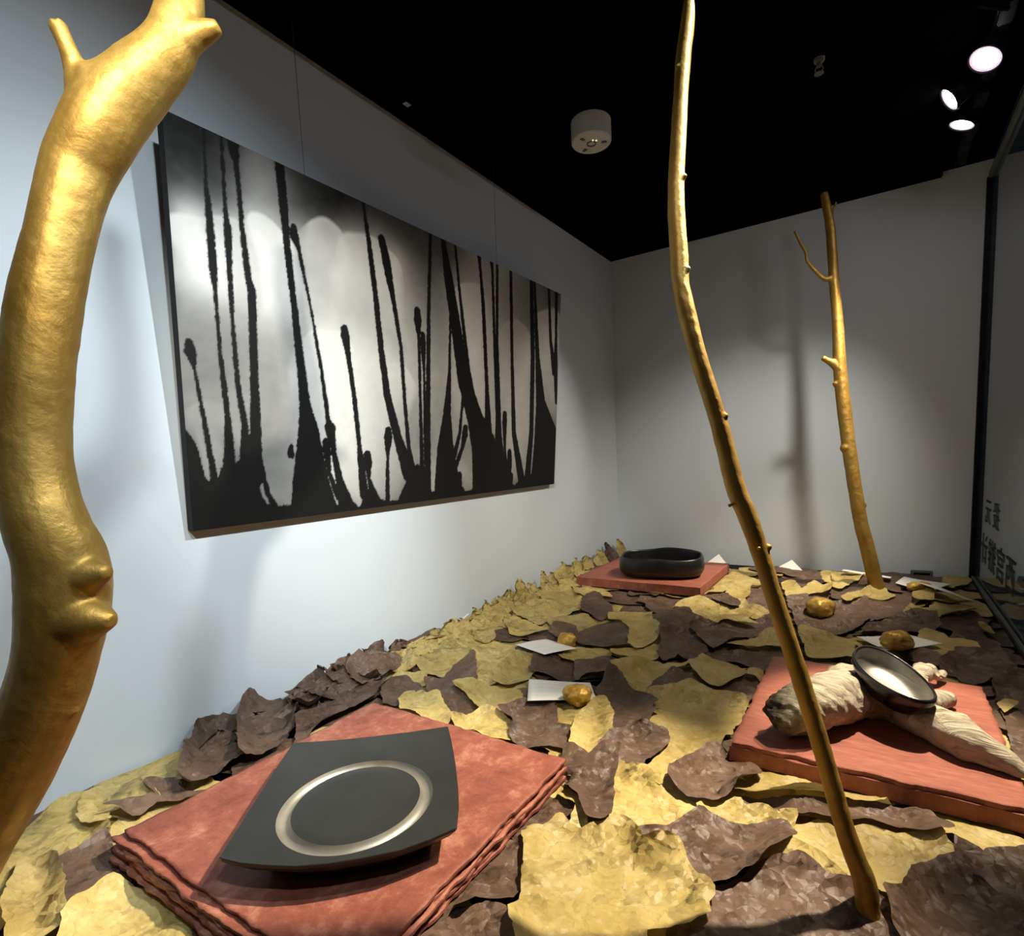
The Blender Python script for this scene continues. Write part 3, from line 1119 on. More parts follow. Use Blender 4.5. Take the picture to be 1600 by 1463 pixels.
def branch(name, limbs, knobs, label, voxel, rough, base, bark):
    """limbs: lists of (px, py, depth, half width in px); knobs: (px, py, depth, radius px)"""
    bm = bmesh.new()
    for lb in limbs:
        pts = [np.append(atd(x, y, d), w * d / F_PX) for x, y, d, w in lb]
        c = catmull(pts, 6)
        tube_bm(bm, c[:, :3], c[:, 3], 20)
    for x, y, d, w in knobs:
        p = atd(x, y, d)
        s = bmesh.ops.create_icosphere(bm, subdivisions=2, radius=w * d / F_PX)
        bmesh.ops.translate(bm, verts=s['verts'], vec=p)
    me = remesh(bm, voxel, name, 4)
    displace(me, lambda P: rough * ((fbm(P, 28, 3) - .5) * 2 + 0.5 * (fbm(P, 90, 5) - .5) * 2 - 1.2 * np.clip(fbm(P, 45, 8, 2) - .68, 0, 1) * 3))
    base = np.array(base)
    n = len(me.vertices)
    co = np.zeros(n * 3, np.float32)
    me.vertices.foreach_get('co', co)
    co = co.reshape(-1, 3)
    lowz = co[:, 2].min()
    co = co - np.array([base[0], base[1], base[2]], np.float32)
    me.vertices.foreach_set('co', co.astype(np.float32).ravel())
    me.polygons.foreach_set('use_smooth', [True] * len(me.polygons))
    me.update()
    me.materials.clear()
    me.materials.append(M['gold'])
    o = bpy.data.objects.new(name, me)
    o.location = base
    link(o)
    tag(o, label, 'branch', 'gold painted branches')
    return o


base1 = np.array([-0.80, 0.035, 0.0])
def px_of(P):
    d = np.asarray(P) - CAM
    z = d @ AF
    return CX + F_PX * (d @ AR) / z, CY - F_PX * (d @ AU) / z, z


bx, by, bd = px_of((-0.80, 0.03, 0.012))
main = [(bx, by, bd, 66), (-118, 1430, 0.56, 62), (-35, 1290, 0.51, 60), (11, 1209, 0.48, 60), (62, 1110, 0.46, 55), (90, 1020, 0.445, 55), (101, 945, 0.44, 60), (97, 879, 0.435, 59), (76, 825, 0.43, 54),
        (60, 770, 0.43, 51), (52, 715, 0.43, 49), (51, 660, 0.43, 49), (58, 574, 0.43, 47.5), (71, 478, 0.435, 47), (91, 383, 0.44, 44), (109, 311, 0.445, 45), (125, 263, 0.45, 48),
        (149, 215, 0.45, 51), (178, 167, 0.455, 52), (219, 125, 0.46, 46), (258, 83, 0.465, 39), (278, 34, 0.47, 34), (282, -15, 0.475, 33), (274, -90, 0.48, 31), (255, -190, 0.48, 30), (250, -300, 0.47, 27)]
prong = [(160, 200, 0.45, 36), (135, 150, 0.445, 28), (119, 108, 0.44, 17), (107, 78, 0.435, 13.5), (97, 55, 0.432, 13), (88, 36, 0.43, 14)]
nub = [(270, 70, 0.465, 30), (305, 55, 0.468, 20), (328, 47, 0.468, 14), (342, 41, 0.468, 10)]
bump1 = [(105, 905, 0.435, 50), (140, 898, 0.43, 30), (160, 895, 0.428, 17), (170, 893, 0.427, 9)]
bump2 = [(100, 965, 0.44, 52), (138, 968, 0.432, 38), (165, 970, 0.429, 20), (177, 972, 0.428, 10)]
branch('gold_branch', [main, prong, nub, bump1, bump2], [(120, 1112, 0.455, 4), (165, 146, 0.45, 42), (141, 132, 0.446, 26), (192, 136, 0.455, 38)],
       'thick gold painted forked branch at the left edge, in front of the wall', 0.0022, 0.0007, (-0.80, 0.03, 0.0), 1)

b2x, b2y, b2d = px_of((0.001, 0.595, 0.012))
stick = [(b2x + 3, b2y + 12, b2d, 17), (1352, 1384, b2d, 17), (1334, 1335, b2d, 15.5), (1315, 1280, b2d + .002, 14.5), (1286, 1177, b2d + .004, 14), (1255, 1073, b2d + .008, 14), (1221, 969, b2d + .012, 13.5), (1188, 865, b2d + .016, 13.5),
         (1167, 805, b2d + .018, 14.5), (1149, 761, b2d + .02, 14.5), (1122, 657, b2d + .025, 13.5), (1090, 554, b2d + .03, 13.5), (1066, 455, b2d + .035, 13.5), (1061, 400, b2d + .038, 14), (1056, 300, b2d + .04, 13),
         (1061, 200, b2d + .045, 12), (1067, 100, b2d + .05, 12), (1074, 40, b2d + .05, 11), (1077, 0, b2d + .05, 8), (1079, -22, b2d + .05, 3)]
k2 = [(1202, 855, b2d + .012, 5), (1134, 650, b2d + .02, 5), (1186, 857, b2d, 4), (1070, 275, b2d + .035, 4), (1058, 105, b2d + .045, 3.5), (1048, 320, b2d + .035, 3), (1140, 790, b2d + .015, 4), (1076, 420, b2d + .03, 4)]
branch('gold_branch', [stick], k2, 'long slender gold painted stick leaning left in front of the grained board', 0.0016, 0.0007, (0.001, 0.595, 0.0), 1)

b3x, b3y, b3d = px_of((0.008, 2.05, 0.012))
far = [(1372, 926, b3d, 11), (1369, 916, b3d, 11), (1357.6, 866, b3d, 10.5), (1344, 812, b3d, 10), (1333, 745, b3d, 10), (1324.6, 686, b3d, 10), (1317, 623, b3d, 10), (1312, 569, b3d, 9.5), (1309, 505, b3d, 8), (1303, 435, b3d, 7.5),
       (1297.6, 360, b3d, 7), (1291, 320, b3d, 6.5), (1287, 302, b3d, 6)]
tw1 = [(1304, 440, b3d, 6), (1296, 436, b3d, 4.5), (1288, 436, b3d, 3.4), (1274, 424, b3d, 2.8), (1261, 408, b3d, 2.6), (1259, 395, b3d, 2.6), (1249, 377, b3d, 2.3), (1242, 361, b3d, 2.2)]
tw2 = [(1310, 575, b3d, 7.5), (1301, 568, b3d, 6), (1292, 563, b3d, 4.5), (1285, 559, b3d, 4.2)]
tw3 = [(1297, 345, b3d, 3), (1302, 328, b3d, 2.2), (1306.5, 316, b3d, 1.9)]
branch('gold_branch', [far, tw1, tw2, tw3], [(1306, 600, b3d, 5), (1322, 700, b3d, 9), (1348, 790, b3d, 6)], 'gold painted stick with side twigs standing at the back wall', 0.0028, 0.0010, (0.008, 2.05, 0.0), 1)


# ------------------------------------------------------------------ driftwood and oval dish
def build_driftwood():
    bm = bmesh.new()
    spine = [(1207, 1128, .082, .022), (1222, 1118, .090, .032), (1260, 1104, .094, .039), (1300, 1090, .092, .042), (1345, 1084, .084, .036), (1395, 1102, .070, .027), (1440, 1124, .074, .027),
             (1490, 1146, .076, .026), (1535, 1167, .072, .021), (1570, 1187, .066, .015), (1590, 1200, .061, .009), (1600, 1207, .057, .004)]
    pts = []
    for x, y, z, r_ in spine:
        p = onz(x, y, z)
        pts.append(np.append(p, r_))
    c = catmull(pts, 5)
    c[:, 2] = TOPZ + (c[:, 2] - TOPZ) * 1.0
    tube_bm(bm, c[:, :3], c[:, 3], 20)
    # flank under the dish, knob and stubs behind it
    for lb in ([(1325, 1078, .085, .036), (1330, 1064, .075, .030), (1335, 1054, .070, .020)],
               [(1400, 1088, .066, .020), (1430, 1066, .070, .018), (1448, 1047, .080, .018), (1462, 1046, .078, .011)],
               [(1440, 1100, .078, .022), (1462, 1092, .070, .014), (1482, 1095, .064, .007), (1490, 1097, .062, .004)],
               [(1448, 1050, .078, .014), (1468, 1058, .068, .010), (1474, 1052, .066, .007)],
               [(1230, 1125, .075, .028), (1262, 1128, .070, .020)], [(1480, 1140, .075, .020), (1500, 1130, .070, .014), (1530, 1140, .064, .009)]):
        c = catmull([np.append(onz(x, y, z), r_) for x, y, z, r_ in lb], 4)
        tube_bm(bm, c[:, :3], c[:, 3], 14)
    # feet touching the board
    for x, y, r_ in ((1225, 1128, .022), (1330, 1112, .02)):
        p = onz(x, y, .066)
        tube_bm(bm, [p, (p[0], p[1], TOPZ + r_ * 0.6)], [r_, r_ * 0.9], 12)
    me = remesh(bm, 0.0026, 'driftwood', 3)

    def fn(P):
        Q = P * np.array([0.5, 1.6, 1.2])
        al = P @ np.array([0.86, -0.5, 0.0])
        ac = P @ np.array([0.5, 0.86, 0.3])
        grain = fbm(np.column_stack([al * 12, ac * 95, P[:, 2] * 70]), 1.0, 4, 3)
        g = (fbm(P, 18, 2) - .5) * 2 * 0.011 + (grain - .5) * 2 * 0.0045
        ch = np.clip((-0.085 - P[:, 0]) / 0.05, 0, 1)
        return g + ch * (vnoise(P, 130, 6) - .5) * 0.009
    displace(me, fn)
    n = len(me.vertices)
    co = np.zeros(n * 3, np.float32)
    me.vertices.foreach_get('co', co)
    co = co.reshape(-1, 3)
    co[:, 2] = np.maximum(co[:, 2], TOPZ + 0.0015)
    me.vertices.foreach_set('co', co.ravel())
    me.polygons.foreach_set('use_smooth', [True] * len(me.polygons))
    me.materials.clear()
    me.materials.append(M['drift'])
    me.update()
    o = bpy.data.objects.new('driftwood', me)
    link(o)
    tag(o, 'bleached driftwood with a charred end lying on the grained red board', 'driftwood')


build_driftwood()


def build_dish():
    c = np.array([0.0245, 0.9945, 0.1085])
    n = 96
    th = np.linspace(0, 2 * math.pi, n, endpoint=False)
    a0, b0 = 0.0745, 0.045
    ca, sa = np.cos(th), np.sin(th)
    X = a0 * ca
    Y = b0 * sa * (1 - 0.10 * ca)
    ax = np.array([0.57, -0.82])
    ay = np.array([0.82, 0.57])
    tilt = -0.2265
    V = []

    def ring(s, z, sx=None):
        for i in range(n):
            x, y = X[i] * (sx or s), Y[i] * s
            zz = z + 0.003 * math.cos(th[i] * 2)*(1 if z > 0.01 else 0)
            zz2 = zz * math.cos(tilt) + x * math.sin(tilt)
            xx = x * math.cos(tilt) - zz * math.sin(tilt)
            # roll a little towards the viewer
            rl = -0.086
            y2 = y * math.cos(rl) - zz2 * math.sin(rl)
            z2 = y * math.sin(rl) + zz2 * math.cos(rl)
            V.append((xx * ax[0] + y2 * ay[0], xx * ax[1] + y2 * ay[1], z2))
    prof = [(0.02, -0.020), (0.42, -0.019), (0.66, -0.013), (0.86, -0.001), (0.97, 0.012), (1.02, 0.022), (1.0, 0.0275), (0.975, 0.0290), (0.95, 0.0283), (0.93, 0.026), (0.90, 0.012), (0.80, 0.002), (0.66, -0.003), (0.4, -0.005),
            (0.02, -0.006)]
    for s, z in prof:
        ring(s, z)
    F = []
    for k in range(len(prof) - 1):
        for i in range(n):
            j = (i + 1) % n
            F.append((k * n + i, k * n + j, (k + 1) * n + j, (k + 1) * n + i))
    F.append(tuple(reversed(range(n))))
    F.append(tuple(range((len(prof) - 1) * n, len(prof) * n)))
    o = mesh_obj('oval_dish', V, F, M['dish'], None, True)
    o.data.materials.append(M['dish_in'])
    for k, pl in enumerate(o.data.polygons):
        if k >= 9 * n and k != len(F) - 2:
            pl.material_index = 1
    o.location = c
    tag(o, 'glossy black oval dish resting on the driftwood', 'dish')


build_dish()

# ------------------------------------------------------------------ paper leaves
CELL = 0.006
HX0, HX1, HY0, HY1 = WALL_X, GLASS_X, -0.30, BACK_Y
NXC, NYC = int((HX1 - HX0) / CELL) + 1, int((HY1 - HY0) / CELL) + 1
gx = HX0 + (np.arange(NXC) + .5) * CELL
gy = HY0 + (np.arange(NYC) + .5) * CELL
GX, GY = np.meshgrid(gx, gy, indexing='ij')
HF = terrain(GX, GY)
HF0 = HF.copy()
BOARDS = (B1, B2, B3)


def board_cap(x, y):
    """largest height a leaf may have here: it must slip under the boards"""
    cap = np.full(np.shape(x), 9.0)
    for x0, x1, y0, y1 in BOARDS:
        dx = np.maximum(np.maximum(x0 - x, x - x1), 0)
        dy = np.maximum(np.maximum(y0 - y, y - y1), 0)
        d = np.hypot(dx, dy)
        cap = np.minimum(cap, BOT - 0.003 + np.clip((d - 0.006) / 0.02, 0, 1) * 0.05 + np.where(d > 0.026, 9, 0))
    return cap


def box_blur(a, r):
    for ax_ in (0, 1):
        n = a.shape[ax_]
        c = np.cumsum(np.pad(a, [(r + 1, r) if k == ax_ else (0, 0) for k in (0, 1)], mode='edge'), axis=ax_)
        hi = np.take(c, np.arange(2 * r + 1, 2 * r + 1 + n), axis=ax_)
        lo = np.take(c, np.arange(0, n), axis=ax_)
        a = (hi - lo) / (2 * r + 1)
    return a


def dilate(a, r):
    for ax_ in (0, 1):
        p = np.pad(a, [(r, r) if k == ax_ else (0, 0) for k in (0, 1)], mode='edge')
        n = a.shape[ax_]
        a = np.max(np.stack([np.take(p, np.arange(k, k + n), axis=ax_) for k in range(2 * r + 1)]), axis=0)
    return a


def inside(poly, x, y):
    r = np.zeros(np.shape(x), bool)
    n = len(poly)
    for i in range(n):
        x1, y1 = poly[i]
        x2, y2 = poly[(i + 1) % n]
        c = ((y1 > y) != (y2 > y))
        with np.errstate(divide='ignore', invalid='ignore'):
            xi = (x2 - x1) * (y - y1) / (y2 - y1 + 1e-15) + x1
        r ^= c & (x < xi)
    return r


def bilinear(a, ix0, iy0, x, y):
    fx = np.clip((x - HX0) / CELL - .5 - ix0, 0, a.shape[0] - 1.001)
    fy = np.clip((y - HY0) / CELL - .5 - iy0, 0, a.shape[1] - 1.001)
    i, j = fx.astype(int), fy.astype(int)
    u, v = fx - i, fy - j
    return a[i, j] * (1 - u) * (1 - v) + a[i + 1, j] * u * (1 - v) + a[i, j + 1] * (1 - u) * v + a[i + 1, j + 1] * u * v


def ragged(poly, seed, grow=0.005, step=0.006, amp=0.0022):
    P = np.array(poly, float)
    area = 0.5 * np.sum(P[:, 0] * np.roll(P[:, 1], -1) - np.roll(P[:, 0], -1) * P[:, 1])
    if area < 0:
        P = P[::-1]
    out = []
    n = len(P)
    for i in range(n):
        a, b_ = P[i], P[(i + 1) % n]
        L = np.hypot(*(b_ - a))
        k = max(1, int(L / step))
        for t in range(k):
            out.append(a + (b_ - a) * t / k)
    O = np.array(out)
    if len(O) > 20:      # soften the corners a little
        O = 0.25 * np.roll(O, 1, 0) + 0.5 * O + 0.25 * np.roll(O, -1, 0)
    T = np.roll(O, -1, 0) - np.roll(O, 1, 0)
    N = np.column_stack([T[:, 1], -T[:, 0]])
    N /= np.maximum(np.linalg.norm(N, axis=1), 1e-9)[:, None]
    d = grow + amp * ((vnoise(O, 60, seed) - .5) * 2.4 + (vnoise(O, 170, seed + 1) - .5) * 1.6)
    O = O + N * d[:, None]
    O[:, 0] = np.clip(O[:, 0], WALL_X + 0.010, GLASS_X - 0.016)
    O[:, 1] = np.clip(O[:, 1], Y0 + 0.02, BACK_Y - 0.008)
    keep = [0]
    for i in range(1, len(O)):
        if np.hypot(*(O[i] - O[keep[-1]])) > 0.0012:
            keep.append(i)
    return O[keep]


LEAVES = []
FILL = []
TOPID = np.full(HF.shape, -1)


def make_leaf(poly, kind, label, seed, amp=0.005, curl=0.005, step=0.0075, grow=0.005, group='crumpled paper leaves spread over the platform'):
    """lay one crumpled paper leaf on whatever already lies there"""
    O = ragged(poly, seed, grow)
    x0, y0 = O.min(0) - 0.03
    x1, y1 = O.max(0) + 0.03
    i0, i1 = max(0, int((x0 - HX0) / CELL)), min(NXC, int((x1 - HX0) / CELL) + 1)
    j0, j1 = max(0, int((y0 - HY0) / CELL)), min(NYC, int((y1 - HY0) / CELL) + 1)
    if i1 - i0 < 3 or j1 - j0 < 3:
        return None
    sub = HF[i0:i1, j0:j1]
    S = box_blur(dilate(sub, 1), 2)
    S = np.maximum(S, box_blur(sub, 1))
    # interior points: jittered hexagonal lattice
    r = np.random.default_rng(seed)
    xs = np.arange(O[:, 0].min(), O[:, 0].max(), step)
    ys = np.arange(O[:, 1].min(), O[:, 1].max(), step * 0.87)
    L = np.array([(x + (k % 2) * step * .5, y) for k, y in enumerate(ys) for x in xs])
    if len(L):
        L = L + r.uniform(-.32, .32, L.shape) * step
        L = L[inside(O, L[:, 0], L[:, 1])]
        if len(L):
            dmin = np.min(np.hypot(L[:, None, 0] - O[None, :, 0], L[:, None, 1] - O[None, :, 1]), axis=1)
            L = L[dmin > step * 0.45]
    pts = np.vstack([O, L]) if len(L) else O
    nb = len(O)
    vs, _, fs, ov, _, _ = delaunay_2d_cdt([Vector(p) for p in pts], [], [list(range(nb))], 1, 1e-6)
    V = np.array([(v.x, v.y) for v in vs])
    src = np.array([o[0] if len(o) else 0 for o in ov])
    dB = np.min(np.hypot(V[:, None, 0] - O[None, :, 0], V[:, None, 1] - O[None, :, 1]), axis=1)
    sx, sy = r.uniform(0, 50, 2)
    Q = V + np.array([sx, sy])
    ridg = 1 - np.abs(2 * vnoise(Q + 0.012 * np.column_stack([vnoise(Q, 30, 1), vnoise(Q, 30, 2)]), 34, seed) - 1)
    cr = 0.45 * vnoise(Q, 16, seed + 2) + 0.37 * ridg + 0.18 * r.random(len(V))
    cu = curl * np.clip(1 - dB / 0.022, 0, 1) ** 1.5 * np.clip(vnoise(Q, 14, seed + 4) * 2.2 - 0.5, 0, 1.4)
    z = bilinear(S, i0, j0, V[:, 0], V[:, 1]) + 0.0014 + amp * cr + cu
    z = np.minimum(z, board_cap(V[:, 0], V[:, 1]) - 0.001 * (1 - cr))
    z = np.maximum(z, 0.0012)
    # what now lies there
    gxx, gyy = GX[i0:i1, j0:j1], GY[i0:i1, j0:j1]
    ins = inside(O, gxx, gyy)
    cx_, cy_ = gxx[ins], gyy[ins]
    rise = np.zeros(gxx.shape)
    if len(cx_):
        dc = np.min(np.hypot(cx_[:, None] - O[None, :, 0], cy_[:, None] - O[None, :, 1]), axis=1)
        rise[ins] = curl * np.clip(1 - dc / 0.022, 0, 1) ** 1.5 * np.clip(vnoise(np.column_stack([cx_ + sx, cy_ + sy]), 14, seed + 4) * 2.2 - 0.5, 0, 1.4)
    new = np.minimum(S + 0.0014 + amp * 0.85 + rise, np.maximum(board_cap(gxx, gyy), sub))
    HF[i0:i1, j0:j1] = np.where(ins, np.maximum(sub, new), sub)
    TOPID[i0:i1, j0:j1] = np.where(ins, len(LEAVES), TOPID[i0:i1, j0:j1])
    org = np.array([V[:, 0].mean(), V[:, 1].mean(), z.min()])
    o = mesh_obj('paper_leaf', np.column_stack([V, z]), [f for f in fs if len(f) == 3], M['leaf' + kind], None, False, org)
    o.data.polygons.foreach_set('use_smooth', [bool(k) for k in (r.random(len(o.data.polygons)) < 2)])
    tag(o, label, 'paper leaf', group)
    LEAVES.append(o)
    return o


def lobed(cx, cy, size, seed, elong=1.3):
    r = random.Random(seed)
    n, ph, rot = 40, r.uniform(0, 6.28), r.uniform(0, 6.28)
    lob = r.choice((3, 4, 5, 6))
    out = []
    for k in range(n):
        t = 2 * math.pi * k / n
        q = size * 0.5 * (1 + 0.13 * math.sin(lob * t + ph) + 0.07 * math.sin(2.3 * lob * t + ph * 2) + r.uniform(-.05, .05))
        x, y = q * math.cos(t) * elong, q * math.sin(t) / elong ** .5
        out.append((cx + x * math.cos(rot) - y * math.sin(rot), cy + x * math.sin(rot) + y * math.cos(rot)))
    return out


# --- hidden under-layer: leaves that only peep out between the others
FILL_LABEL = {'Y': 'mustard paper leaf mostly buried under the other leaves', 'B': 'brown paper leaf mostly buried under the other leaves'}
fr = random.Random(11)
fy = 0.06
k = 0
while fy < 2.36:
    fx = WALL_X + 0.07
    while fx < GLASS_X - 0.06:
        kind = 'Y' if fr.random() < (0.30 if fx > -0.75 else 0.5) else 'B'
        # the bed stops short of the glass near the far corner and at the right front
        if not (fx > 0.19 and fy > 1.05 and fr.random() < .8):
            fl = make_leaf(lobed(fx + fr.uniform(-.03, .03), fy + fr.uniform(-.03, .03), fr.uniform(.15, .21), 500 + k), kind, FILL_LABEL[kind], 500 + k,
                      amp=0.004, curl=0.003, step=0.012, group='leaves buried in the bed')
            if fl is not None:
                fl['tone'] = 'mustard paper' if kind == 'Y' else 'brown paper'
                FILL.append(fl)
        k += 1
        fx += 0.145
    fy += 0.145

VIEW = {'a': (800, 1160, 4), 'b': (1100, 1160, 3.2), 'c': (600, 1000, 4), 'd': (900, 960, 4.571), 'e': (1050, 860, 5.333), 'f': (1300, 880, 5.333),
        'g': (600, 860, 4.444), 'h': (600, 1280, 5.333), 'l': (0, 1150, 3.81), 'k': (260, 900, 3.077)}
